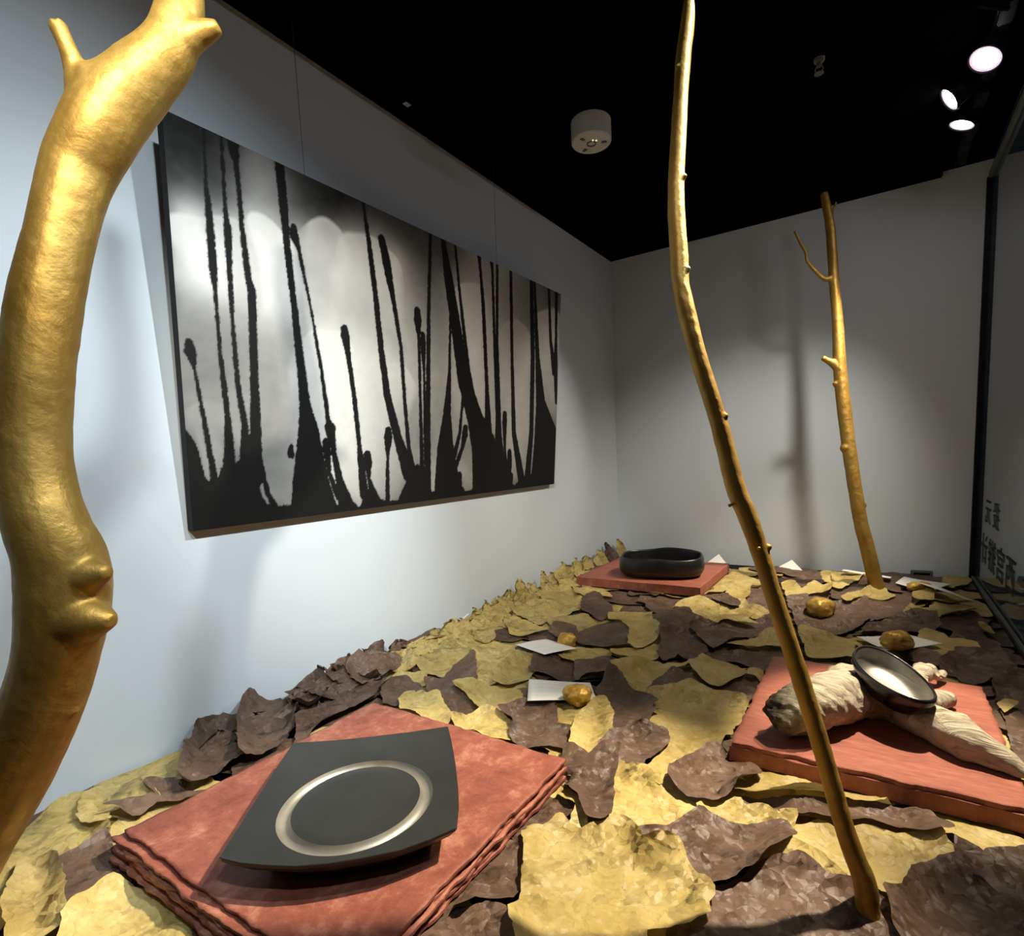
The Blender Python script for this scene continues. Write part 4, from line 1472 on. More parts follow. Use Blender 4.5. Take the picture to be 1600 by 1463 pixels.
# view, kind, outline, label, (amp, curl)
HAND = [
    # far rows
    ('e', 'Y', '1170,190 1360,180 1600,210 1600,270 1420,300 1320,310 1240,240', 'olive paper leaf at the back wall between the leaning card and the far stick'),
    ('e', 'B', '910,245 1060,230 1140,200 1230,230 1260,290 1190,300 1080,320 990,270', 'brown paper leaf right below the card leaning at the back wall'),
    ('e', 'B', '1330,330 1450,300 1620,260 1620,360 1430,420 1330,400', 'brown paper leaf just right of the lone gold stone, towards the back wall'),
    ('f', 'Y', '0,100 100,110 270,150 200,190 60,230 0,220', 'mustard paper leaf left of the foot of the far stick'),
    ('f', 'B', '400,130 540,120 560,220 650,240 500,240 420,210', 'small brown paper leaf right of the foot of the far stick'),
    ('f', 'Y', '930,130 1050,70 1180,120 1120,180 1000,215 930,200', 'mustard paper leaf in the far corner beside the black glass post'),
    ('f', 'B', '0,330 250,320 430,320 660,250 850,290 680,330 560,440 300,480 0,520', 'wide brown paper leaf in front of the foot of the far stick'),
    ('f', 'Y', '80,310 200,280 270,255 350,215 430,230 520,295 430,315 250,310 120,335', 'mustard paper leaf humped against the foot of the far stick'),
    ('f', 'Y', '670,290 860,285 830,330 690,325', 'small olive paper leaf below the far card with the dark gold stone'),
    ('f', 'B', '880,510 1100,430 1180,400 1320,460 1280,530 1240,600 1060,580 900,560', 'brown paper leaf near the glass, between two mustard ones by the far cards'),
    ('f', 'Y', '580,460 650,370 740,355 900,370 1120,355 1200,390 1100,440 960,470 880,510 830,490 740,440', 'long mustard paper leaf between the far cards and the card behind the oval dish'),
    ('f', 'B', '300,520 560,460 740,430 850,500 900,560 750,590 640,590 280,600 250,560', 'brown paper leaf behind the card with the stone behind the oval dish'),
    ('f', 'B', '1060,580 1240,600 1360,660 1440,760 1460,820 1330,790 1210,690 960,640', 'brown paper leaf by the glass, right of the card behind the oval dish'),
    ('f', 'Y', '1225,540 1290,560 1340,600 1270,605', 'tiny mustard paper leaf tip near the glass rail'),
    ('f', 'Y', '740,600 900,600 960,650 1200,700 1220,770 1060,760 980,830 860,800 750,760', 'mustard paper leaf right of the stone behind the oval dish'),
    ('f', 'B', '680,740 850,790 900,840 900,890 760,850 540,770', 'brown paper leaf just behind the rim of the oval dish'),
    ('f', 'Y', '920,990 960,940 1060,970 1110,1030 920,1040', 'mustard paper leaf at the back edge of the grained board'),
    ('f', 'B', '990,830 1060,710 1200,740 1340,800 1530,830 1500,930 1320,960 1120,1020 1040,960 930,940 900,870', 'crumpled brown paper leaf behind the grained board, near the glass'),
    ('e', 'Y', '920,290 980,280 1080,330 1190,300 1330,320 1310,380 1200,360 1080,400 970,410', 'mustard paper leaf behind the lone gold stone'),
    ('e', 'B', '960,400 1130,390 1120,480 1150,520 1020,520 980,460', 'brown paper leaf left of the lone gold stone'),
    ('e', 'B', '1000,520 1150,520 1340,540 1500,480 1620,420 1650,600 1400,700 1330,720 1060,680 1040,600', 'wide brown paper leaf in front of the lone gold stone'),
    ('e', 'Y', '1070,680 1220,690 1330,730 1270,760 1100,800 1060,740', 'mustard paper leaf touching the slender stick, behind the grained board'),
    ('e', 'Y', '1110,800 1290,760 1400,780 1520,810 1490,920 1380,920 1250,900 1140,890', 'mustard paper leaf right behind the far edge of the grained board'),
    ('e', 'B', '640,330 780,320 820,420 830,520 700,520 620,460 650,400', 'brown paper leaf on the bright leaf right of the far red board'),
    ('e', 'Y', '270,360 360,290 440,220 500,185 600,210 740,260 770,320 650,330 640,400 600,440 640,500 750,530 840,545 830,580 690,580 560,500 520,430 440,400 460,340 380,350',
     'brightly lit mustard paper leaf right of the far red board'),
    ('e', 'B', '600,600 860,570 880,700 760,730 640,740 520,730 300,680 270,640 440,620', 'brown paper leaf left of the slender stick, in front of the far red board'),
    ('e', 'B', '140,660 270,640 300,690 520,720 640,750 540,800 420,840 260,830 180,790', 'brown paper leaf in the dark patch between the far board and the grained board'),
    ('e', 'B', '0,510 150,550 190,640 140,700 0,730 -60,640', 'brown paper leaf in front of the near right corner of the far red board'),
    ('e', 'B', '0,720 140,720 260,840 120,900 0,900', 'brown paper leaf in the dark patch, left of its middle'),
    ('e', 'B', '270,860 450,850 720,850 760,815 930,860 960,920 830,900 760,1020 600,970 460,940 260,890', 'long brown paper leaf behind the left corner of the grained board'),
    ('e', 'Y', '0,500 60,440 230,410 330,430 440,480 600,540 690,580 500,590 300,560 150,550', 'mustard paper leaf in front of the near edge of the far red board'),
    ('e', 'Y', '150,570 270,545 450,560 600,590 720,635 560,635 430,620 330,640 200,630', 'narrow mustard paper leaf left of the slender stick at mid depth'),
    ('e', 'B', '340,380 430,370 500,420 570,480 540,515 440,480 350,420', 'small brown paper leaf at the right front corner of the far red board'),
    ('e', 'Y', '450,820 640,770 740,740 880,715 930,780 940,850 840,830 760,810 720,850 600,835', 'mustard paper leaf left of the slender stick, behind the grained board'),
    # left of centre, in front of the far board
    ('g', 'Y', '1100,250 1220,230 1330,290 1380,380 1330,440 1200,400 1100,350', 'mustard paper leaf left of the far red board'),
    ('g', 'Y', '1310,260 1450,290 1560,300 1580,340 1400,350 1340,320', 'mustard paper leaf under the near left corner of the far red board'),
    ('g', 'Y', '880,400 1050,360 1200,400 1330,440 1200,470 1100,520 950,470', 'mustard paper leaf on the bank between the wall and the upper card'),
    ('g', 'Y', '850,470 1000,520 1140,560 1000,600 880,590 840,520', 'folded mustard paper leaf just behind the left corner of the upper card'),
    ('g', 'Y', '1130,510 1250,470 1400,460 1480,510 1340,570 1180,560', 'mustard paper leaf behind the small gold stone near the upper card'),
    ('g', 'B', '1380,360 1480,340 1570,380 1590,440 1500,480 1370,440', 'brown paper leaf in front of the left part of the far red board'),
    ('g', 'B', '1150,590 1200,540 1330,560 1350,640 1200,620', 'small brown paper leaf under the small gold stone'),
    ('g', 'Y', '600,540 720,530 770,620 700,650 640,630', 'crumpled mustard paper leaf on the bank left of the upper card'),
    ('g', 'B', '890,700 950,680 970,740 920,775', 'small brown paper leaf below the upper card'),
    ('g', 'Y', '630,690 780,650 900,680 880,780 780,860 660,800', 'mustard paper leaf left below the upper card'),
    ('g', 'Y', '200,730 340,590 450,620 560,700 630,720 600,780 500,830 420,890 280,860 220,800', 'crumpled mustard paper leaf at the foot of the wall, first after the brown bank', .011, .010),
    ('g', 'Y', '50,690 110,700 190,770 220,850 100,890 30,800', 'curled mustard paper leaf touching the brown bank by the wall', .010, .012),
    ('g', 'Y', '10,930 100,890 300,870 280,930 150,910 60,930', 'narrow mustard paper leaf in front of the brown bank'),
    ('c', 'B', '0,300 140,260 240,300 290,380 220,370 120,340 80,430 0,400', 'brown paper leaf behind the back corner of the near red board'),
    ('c', 'Y', '560,100 620,60 800,90 830,130 720,220 690,290 600,300 560,200', 'mustard paper leaf left of the two cards'),
    ('c', 'B', '260,260 380,260 500,160 560,130 580,290 440,310 440,350 300,380', 'brown paper leaf between mustard ones, left of the two cards'),
    ('c', 'Y', '690,230 760,180 880,90 950,80 975,180 900,230 800,300 690,280', 'mustard paper leaf between the two cards'),
    ('c', 'B', '440,340 560,370 610,440 530,500 440,490 370,430 330,380', 'brown paper leaf behind the back right edge of the near red board'),
    ('c', 'Y', '440,310 520,290 680,310 830,330 880,390 780,440 720,480 620,440 540,380 450,345', 'mustard paper leaf just left of the lower card'),
    ('c', 'Y', '420,490 520,510 620,450 690,480 820,520 805,640 640,620 480,570', 'mustard paper leaf along the back edge of the near red board'),
    ('c', 'Y', '105,400 160,330 220,360 260,390 330,380 420,490 400,540 250,500 110,450', 'mustard paper leaf touching the back corner of the near red board'),
    ('g', 'B', '1060,730 1200,760 1220,790 1380,800 1600,800 1600,870 1330,890 1250,900 1010,860', 'brown paper leaf between the upper card and the lower card'),
    ('c', 'Y', '1070,400 1200,410 1320,400 1200,490 1150,540 1080,520', 'mustard paper leaf peeping out below the gold stone on the lower card', .003, .0005),
    ('c', 'B', '720,480 820,420 890,395 1060,400 1080,520 1000,560 820,560 820,520', 'brown paper leaf right below the lower card'),
    ('c', 'B', '810,560 1000,550 1180,550 1170,720 1060,690 805,650', 'brown paper leaf behind the right end of the near red board'),
    ('c', 'Y', '1090,130 1150,70 1360,60 1420,80 1350,160 1230,160 1130,150', 'mustard paper leaf right below the upper card'),
    # centre
    ('d', 'B', '0,370 120,350 250,310 380,350 330,390 250,430 230,450 100,440 0,480', 'brown paper leaf behind the lower card'),
    ('d', 'Y', '250,270 380,250 480,270 560,220 610,180 620,240 600,320 560,360 470,370 380,350 270,320', 'mustard paper leaf in mid bed, straight below the far bowl'),
    ('d', 'B', '30,160 160,100 240,50 340,90 380,130 385,230 320,260 180,250 20,220', 'brown paper leaf right of the small gold stone'),
    ('d', 'B', '540,20 800,0 850,80 830,160 780,170 620,150 540,90', 'brown paper leaf in front of the far board, beside a hanging mustard one'),
    ('d', 'Y', '230,10 380,0 540,20 540,80 600,150 560,220 440,270 380,230 390,120 330,80 250,70', 'curved mustard paper leaf hanging down the bed below the far bowl'),
    ('d', 'B', '600,150 780,170 900,240 940,290 830,330 720,310 620,360 590,340 620,240', 'brown paper leaf at the left of the dark patch in mid bed'),
    ('d', 'B', '820,150 860,90 1000,100 1180,170 1250,190 1080,240 960,270 880,240', 'brown paper leaf at the middle of the dark patch in mid bed'),
    ('d', 'Y', '250,420 350,370 480,370 620,390 760,370 830,340 760,400 690,420 640,480 560,540 510,580 460,570 380,550 330,480', 'mustard paper leaf right of the lower card, behind a tall brown one'),
    ('d', 'B', '820,470 960,540 1200,500 1250,420 1300,520 1220,630 1080,610 940,580 840,590', 'brown paper leaf against the left edge of the grained board'),
    ('d', 'Y', '1240,420 1335,440 1305,505 1235,490', 'small mustard paper leaf touching the left edge of the grained board'),
    ('d', 'B', '520,560 580,500 700,420 820,470 830,500 700,540 600,575', 'dark folded brown paper leaf between two mustard ones left of the grained board'),
    ('d', 'Y', '820,370 900,310 1000,340 1130,380 1220,410 1190,470 1220,490 1040,530 960,530 850,450 820,420', 'mustard paper leaf left of the back corner of the grained board'),
    ('d', 'Y', '520,580 700,540 820,510 1000,590 1120,610 1220,630 1180,760 1080,900 1000,1010 760,1189 600,1260 480,1140 640,960 640,880 520,800 590,750 520,660',
     'very large mustard paper leaf between the two near boards'),
    ('d', 'B', '150,560 230,440 310,460 370,540 480,600 580,650 520,720 590,750 520,800 480,850 390,860 240,930 260,780 190,700 190,650', 'tall dark brown paper leaf right of the lower card'),
    ('c', 'Y', '1180,600 1210,500 1330,400 1370,400 1430,520 1410,640 1350,700 1260,770 1170,720', 'pale mustard paper leaf at the right corner of the near red board'),
    ('d', 'B', '240,930 390,860 480,850 640,880 640,950 500,1050 460,1150 310,1110 170,1020 200,970', 'brown paper leaf lapping over the very large mustard one'),
    # right of the grained board
    ('f', 'B', '1330,960 1500,920 1620,960 1700,1150 1680,1700 1560,1650 1440,1250', 'brown paper leaf between the grained board and the glass'),
    ('f', 'Y', '1402,1205 1470,1172 1540,1185 1440,1270', 'small mustard paper leaf tip right of the grained board'),
    # near left
    ('l', 'Y', '-160,900 -60,760 0,700 60,600 180,540 300,450 520,370 480,540 640,600 640,650 480,720 340,790 260,800 180,830 0,850 -140,1000', 'mustard paper leaf at the foot of the wall by the thick branch', .007, .008),
    ('l', 'Y', '840,310 960,200 1080,150 1130,180 1090,280 920,300 860,370', 'small mustard paper leaf at the near end of the brown bank', .008, .010),
    ('l', 'Y', '480,540 520,380 620,310 830,320 860,370 960,400 860,450 640,510 660,590 560,600', 'mustard paper leaf left of the near red board', .008, .008),
    ('l', 'B', '880,360 940,310 1060,300 1090,340 1220,320 960,420 800,520 640,520 860,450 960,400', 'brown paper leaf tucked along the left edge of the near red board'),
    ('l', 'Y', '-200,820 0,800 180,840 200,900 100,960 60,1080 0,1180 -200,1300', 'shaded mustard paper leaf in the near left corner'),
    ('l', 'B', '350,800 480,740 640,660 760,880 620,900 530,980 400,1090 370,1000', 'brown paper leaf at the left corner of the near red board'),
    ('l', 'Y', '60,1060 120,920 200,800 260,740 300,800 360,860 380,1050 410,1100 300,1200 60,1300', 'wrinkled mustard paper leaf standing up in the near left corner', .012, .012),
    ('l', 'B', '1080,1180 1220,1150 1330,1260 1200,1400 1050,1300', 'brown paper leaf at the bottom edge under the near red board'),
    ('l', 'Y', '400,1110 530,1000 600,920 760,870 900,960 1030,1030 1170,1150 1180,1300 800,1500 350,1380', 'mustard paper leaf in front of the left edge of the near red board', .007, .006),
    # the brown bank against the wall
    ('k', 'B', '790,620 900,560 1000,530 1060,540 980,610 800,700 620,810 640,700', 'brown paper leaf along the back left edge of the near red board', .009, .008),
    ('k', 'B', '80,1040 120,880 180,740 390,660 410,720 360,790 370,900 250,970 100,1050', 'crumpled brown paper leaf, nearest of the bank against the wall', .020, .020),
    ('k', 'B', '370,920 360,770 410,700 450,630 530,600 610,640 640,680 600,810 480,870', 'crumpled brown paper leaf, second from the near end of the bank', .020, .022),
    ('k', 'B', '580,600 640,500 720,470 790,540 760,640 640,690 600,650', 'crumpled brown paper leaf, third from the near end of the bank', .018, .020),
    ('k', 'B', '730,470 800,410 870,400 890,480 860,560 790,590 770,540', 'crumpled brown paper leaf, fourth from the near end of the bank', .018, .020),
    ('k', 'B', '870,370 920,335 1000,345 1040,390 1060,470 1000,540 930,520 890,450', 'crumpled brown paper leaf, fifth from the near end of the bank', .018, .022),
    ('k', 'B', '1130,360 1180,300 1300,250 1320,260 1230,340 1180,380', 'smooth brown paper leaf, last of the brown bank before the mustard ones', .008, .010),
    # near right
    ('a', 'Y', '660,180 830,220 1000,290 1080,380 1240,440 1170,490 1060,530 960,590 760,600 700,530 620,530 620,400 640,260', 'mustard paper leaf behind the large bright one in the foreground'),
    ('b', 'Y', '1020,330 1250,310 1450,310 1700,340 1750,600 1620,620 1420,640 1360,590 1240,530 1130,400', 'mustard paper leaf in front of the right end of the grained board', .008, .006),
    ('b', 'B', '1100,510 1240,520 1360,600 1440,660 1220,680 1190,600', 'brown paper leaf right of the foot of the slender stick'),
    ('b', 'Y', '420,500 470,440 600,450 700,500 800,470 960,500 1140,500 1240,600 1200,650 1090,690 1000,740 930,760 860,720 730,660 620,620 500,590 400,600', 'olive paper leaf right around the foot of the slender stick', .009, .008),
    ('b', 'B', '160,310 400,345 560,350 760,345 900,315 1060,340 1130,400 1230,520 1130,520 1000,480 800,450 680,440 560,430 460,400 360,420 220,370', 'long brown paper leaf behind the lower part of the slender stick', .008, .008),
    ('b', 'Y', '150,290 260,190 180,100 110,65 300,75 590,175 720,205 800,235 900,225 975,215 1025,235 1015,290 900,310 760,345 640,360 560,330 400,340 290,320', 'mustard paper leaf crossed by the slender stick, along the grained board', .010, .012),
    ('b', 'Y', '-20,345 150,340 210,380 290,380 370,430 465,430 410,520 380,600 250,620 -20,480', 'mustard paper leaf left of the slender stick, half under a brown one'),
    ('a', 'B', '985,290 1100,210 1260,80 1350,95 1440,190 1530,220 1550,280 1440,310 1390,370 1250,440 1130,400 1010,330', 'pointed brown paper leaf at the left corner of the grained board', .008, .012),
    ('h', 'B', '200,976 430,800 700,780 1000,800 1040,900 1130,1060 1000,1300 600,1350 60,1250', 'crumpled brown paper leaf at the bottom edge, right of the near red board', .012, .006),
    ('a', 'B', '220,320 400,400 420,440 300,500 200,580 60,580 0,580 80,480 160,390', 'pinkish brown paper leaf touching the right edge of the near red board'),
    ('a', 'Y', '220,310 310,240 350,320 430,440 470,560 520,600 420,610 360,560 420,440 330,380', 'slim mustard paper leaf beside the right edge of the near red board'),
    ('h', 'B', '430,770 700,770 760,710 900,720 980,700 1060,650 1160,570 1210,440 1170,240 1080,180 1000,160 900,220 750,420 600,600', 'lit brown paper leaf between the near red board and the large bright leaf', .007, .006),
    ('b', 'Y', '280,655 330,620 430,590 560,620 680,690 770,780 720,830 640,780 540,700 400,690', 'narrow olive paper leaf left of the foot of the slender stick'),
    ('b', 'B', '0,790 100,730 270,670 500,670 560,730 650,770 800,800 900,820 960,870 980,1000 900,1150 500,1250 100,1200 -60,1000', 'dark brown paper leaf at the bottom edge in front of the slender stick', .008, .006),
    ('b', 'B', '980,790 1080,690 1240,640 1400,640 1620,620 1800,640 1900,1050 1500,1250 1150,1150 960,980 920,810', 'dark brown paper leaf in the bottom right corner', .010, .006),
    ('a', 'B', '765,600 980,600 1100,520 1170,490 1240,540 1380,580 1600,585 1720,600 1770,680 1700,760 1520,840 1380,880 1220,930 1120,890 1050,830 1020,710 980,700 820,715', 'brown paper leaf right of the large bright one in the foreground', .007, .007),
    ('a', 'Y', '0,1130 70,1000 100,800 75,640 60,560 200,580 300,500 370,590 430,620 560,590 700,530 760,620 800,710 960,700 1040,720 1050,800 1120,890 1260,965 1200,1040 1230,1110 1110,1180 980,1150 820,1165 860,1280 700,1480 300,1560 60,1400',
     'largest bright yellow lobed paper leaf in the foreground', .008, .007),
    ('a', 'B', '340,80 430,100 480,130 560,85 680,90 640,230 620,400 615,530 560,590 480,530 430,420 350,320 310,220', 'lit wrinkled brown paper leaf at the right corner of the near red board', .009, .008),
]
for k, h in enumerate(HAND):
    vw, kind, outl, label = h[:4]
    amp, cur = (h[4], h[5]) if len(h) > 4 else (0.005, 0.006)
    ox, oy, sc = VIEW[vw]
    poly = []
    for q in outl.split():
        x, y = q.split(',')
        p = on_bed(ox + float(x) / sc, oy + float(y) / sc)
        poly.append((p[0], p[1]))
    near = min(p[1] for p in poly)
    make_leaf(poly, kind, label, 40 + k, amp * (1.0 if near < 1.3 else 1.3), cur, step=0.0065 if near < 0.9 else 0.009, grow=0.004)


# --- thin out the buried leaves: only those that peep out stay, named by what they lie next to
MARKS = [(-0.59, 0.45, 'near red board', .21), (0.0, 1.01, 'grained board', .18), (-0.71, 1.96, 'far red board', .2), (-0.54, 0.92, 'lower card', .06), (-0.70, 1.12, 'upper card', .06), (-0.12, 1.66, 'lone gold stone', .02),
         (0.01, 2.05, 'far stick', .02), (0.0, 0.6, 'slender stick', .02), (-0.80, 0.05, 'thick branch', .04), (0.05, 1.47, 'card behind the dish', .06), (0.14, 2.12, 'far stone card', .06)]
for x0, x1, y0, y1 in BOARDS:
    TOPID[(GX > x0) & (GX < x1) & (GY > y0) & (GY < y1)] = -2
dvx = (GX - CAM[0]) * AF[0] + (GY - CAM[1]) * AF[1] + (0.03 - CAM[2]) * AF[2]
upx = CX + F_PX * ((GX - CAM[0]) * AR[0] + (GY - CAM[1]) * AR[1] + (0.03 - CAM[2]) * AR[2]) / np.maximum(dvx, .05)
upy = CY - F_PX * ((GX - CAM[0]) * AU[0] + (GY - CAM[1]) * AU[1] + (0.03 - CAM[2]) * AU[2]) / np.maximum(dvx, .05)
INF = (dvx > .1) & (upx > -20) & (upx < 1620) & (upy < 1483)
for lf in FILL:
    cells = TOPID == LEAVES.index(lf)
    seen, tot = int((cells & INF).sum()), int(cells.sum())
    if seen < 5 and tot < 40:
        bpy.data.objects.remove(lf)
        continue
    sel = cells & INF if seen >= 5 else cells
    cx_, cy_ = float(GX[sel].mean()), float(GY[sel].mean())
    d_, mk = min((max(0, math.hypot(cx_ - m_[0], cy_ - m_[1]) - m_[3]), m_) for m_ in MARKS)
    rgt = (cx_ - mk[0]) * AR[0] + (cy_ - mk[1]) * AR[1]
    fwd_ = (cx_ - mk[0]) * AF[0] + (cy_ - mk[1]) * AF[1]
    if abs(rgt) > abs(fwd_):
        rel = 'right of' if rgt > 0 else 'left of'
    else:
        rel = 'behind' if fwd_ > 0 else 'in front of'
    how = ''
    size = 'thin ' if seen < 25 else 'small ' if seen < 80 else 'broad ' if seen > 220 else ''
    wall = ' by the wall' if cx_ < WALL_X + .16 else ' by the glass' if cx_ > GLASS_X - .14 else ''
    lab_ = f"{size}half buried {lf['tone']} leaf {rel} the {mk[2]}{wall}"
    if seen < 5:
        lab_ = f"half buried {lf['tone']} leaf at the near end, before the {mk[2]}"
    lf['label'] = lab_
    del lf['tone']

same = {}
for lf in list(bpy.data.objects):
    if lf.get('group') == 'leaves buried in the bed':
        same.setdefault(lf['label'], []).append(lf)
for lab_, ls in same.items():
    if len(ls) > 1:
        ls.sort(key=lambda o: (Vector(o.location) - Vector(CAM)).length)
        words = {2: ('nearer', 'farther'), 3: ('nearest', 'middle', 'farthest')}.get(len(ls))
        if words:
            for o, w_ in zip(ls, words):
                o['label'] = f"{w_} {lab_.replace('half buried ', '')}"

# --- leaves standing against the left wall
def standing_leaf(tx, ty, wpx, hgt, kind, label, seed, off=0.035, lean=0.02):
    """tx, ty: tip in the picture; stands on the bed, tip close to the wall"""
    tip = onx(tx, ty, WALL_X + lean)
    r = np.random.default_rng(seed)
    W = wpx * 1.6
    zb = max(0.01, tip[2] - hgt)
    nu, nv = 9, 14
    V, F = [], []
    by = tip[1] - 0.01 + r.uniform(-.012, .012)
    blunt = r.uniform(2.2, 6.0)
    tiltk = r.uniform(-.03, .03)
    fsgn = r.choice((-1, 1)) * r.uniform(.4, 1.0)
    for j in range(nv):
        t = j / (nv - 1)
        w = W * (1 - t ** blunt) ** 0.75 * (0.85 + 0.3 * math.sin(2.6 * t)) + 0.002
        for i in range(nu):
            s = i / (nu - 1) * 2 - 1
            fold = 0.009 * fsgn * (1 - s * s) * (1 - 0.4 * t) + 0.006 * math.sin(5 * s + 3 * t + seed) + 0.004 * math.sin(11 * s - 5 * t + 2 * seed)
            x = WALL_X + lean + (off - lean) * (1 - t) ** 1.3 + 0.012 + fold + r.uniform(-.003, .003)
            y = by + (tip[1] - by) * t + tiltk * (1 - t) + s * w * 0.5 + 0.006 * math.sin(3 * t + seed) + r.uniform(-.003, .003)
            z = zb + (tip[2] - zb) * t + 0.005 * math.sin(5 * s + seed) * (1 - t) - 0.014 * t * t * s * s * (1 + math.sin(seed * 1.7 + 4 * s)) + r.uniform(-.002, .002)
            V.append((max(x, WALL_X + 0.004), min(y, BACK_Y - 0.004), z))
    for j in range(nv - 1):
        for i in range(nu - 1):
            F.append((j * nu + i, j * nu + i + 1, (j + 1) * nu + i + 1, (j + 1) * nu + i))
    V = np.array(V)
    o = mesh_obj('standing_paper_leaf', V, F, M['leaf' + kind], None, True, (V[:, 0].mean(), V[:, 1].mean(), V[:, 2].min()))
    tag(o, label, 'paper leaf', 'curled paper leaves standing along the wall')


STAND = [
    (962, 842, .060, .12, 'Y', 'tallest curled mustard paper leaf, standing in the far corner of the walls'),
    (946, 847, .050, .08, 'B', 'brown curled paper leaf tip standing next to the far corner'),
    (930, 858, .060, .08, 'Y', 'curled mustard paper leaf standing at the wall behind the far bowl'),
    (912, 868, .070, .08, 'Y', 'curled mustard paper leaf standing at the wall, left of the far bowl'),
    (896, 872, .055, .075, 'Y', 'blunt curled mustard paper leaf at the wall beside the far red board'),
    (874, 877, .085, .085, 'Y', 'pointed pale paper leaf standing at the wall left of the far red board'),
    (858, 893, .080, .07, 'Y', None), (843, 891, .030, .095, 'Y', 'thin curled strip of mustard paper leaf standing at the wall'),
    (824, 910, .050, .06, 'Y', None), (806, 905, .060, .085, 'Y', 'tall ragged mustard paper leaf standing midway along the far bank'),
    (790, 921, .045, .06, 'Y', None), (772, 931, .055, .07, 'Y', None), (754, 936, .055, .065, 'Y', None), (738, 948, .050, .06, 'Y', None),
    (706, 966, .075, .055, 'Y', 'bunched mustard paper leaf by the small white tag at the wall'),
    (690, 975, .060, .05, 'Y', None), (672, 988, .09, .05, 'B', 'smooth brown paper leaf leaning on the wall at the end of the brown bank'),
    (616, 999, .045, .05, 'B', 'small pointed brown paper leaf sticking up at the end of the brown bank'),
    (562, 1012, .09, .055, 'B', None), (520, 1036, .09, .05, 'B', None), (468, 1072, .08, .045, 'B', None), (388, 1112, .06, .04, 'B', None), (330, 1140, .07, .04, 'B', None),
]
ORD = ' first second third fourth fifth sixth seventh eighth ninth tenth'.split(' ')
cnt = {}
for k, (tx, ty, w, h, kind, lab) in enumerate(STAND):
    if lab is None:
        cnt[kind] = cnt.get(kind, 0) + 1
        lab = (f'plain curled mustard leaf standing at the wall, {ORD[cnt[kind]]} such from the far corner' if kind == 'Y'
               else f'crumpled brown paper leaf standing behind the brown bank, {ORD[cnt[kind]]} from its far end')
    near = tx < 600
    standing_leaf(tx, ty, w, h, kind, lab, 900 + k, off=0.05 if not near else 0.11, lean=0.018 if not near else 0.06)
# two lower rows that thicken the bank
ROWS = ['curled mustard paper leaf below the far half of the painting', 'curled mustard paper leaf below the near half of the painting',
        'low curled mustard paper leaf in the bank left of the cards', 'low curled mustard paper leaf in the bank towards the far board']
for k in range(30):
    row = k % 2
    tx = 640 + k * 9.6
    ty = float(np.interp(tx, [640, 740, 850, 940], [1000, 957, 912, 880])) + row * 26 + fr.uniform(-7, 7)
    kind = 'Y' if fr.random() < .88 else 'B'
    lab = (ROWS[0] if tx > 790 else ROWS[1]) if row == 0 else (ROWS[2] if tx < 790 else ROWS[3])
    lab = lab if kind == 'Y' else lab.replace('mustard', 'brown')
    cnt[lab] = cnt.get(lab, 0) + 1
    lab = f'{lab}, {ORD[cnt[lab]]} from near end'
    standing_leaf(tx, ty, fr.uniform(.07, .12), fr.uniform(.06, .085), kind, lab, 960 + k,
                  off=(0.10 if row == 0 else 0.17) + fr.uniform(-.01, .02), lean=(0.045 if row == 0 else 0.09) + fr.uniform(-.01, .01))


# ------------------------------------------------------------------ cards, stones and small things on the leaves
def bed_height(x, y):
    i = np.clip(((np.asarray(x) - HX0) / CELL).astype(int), 0, NXC - 1)
    j = np.clip(((np.asarray(y) - HY0) / CELL).astype(int), 0, NYC - 1)
    return HF[i, j]


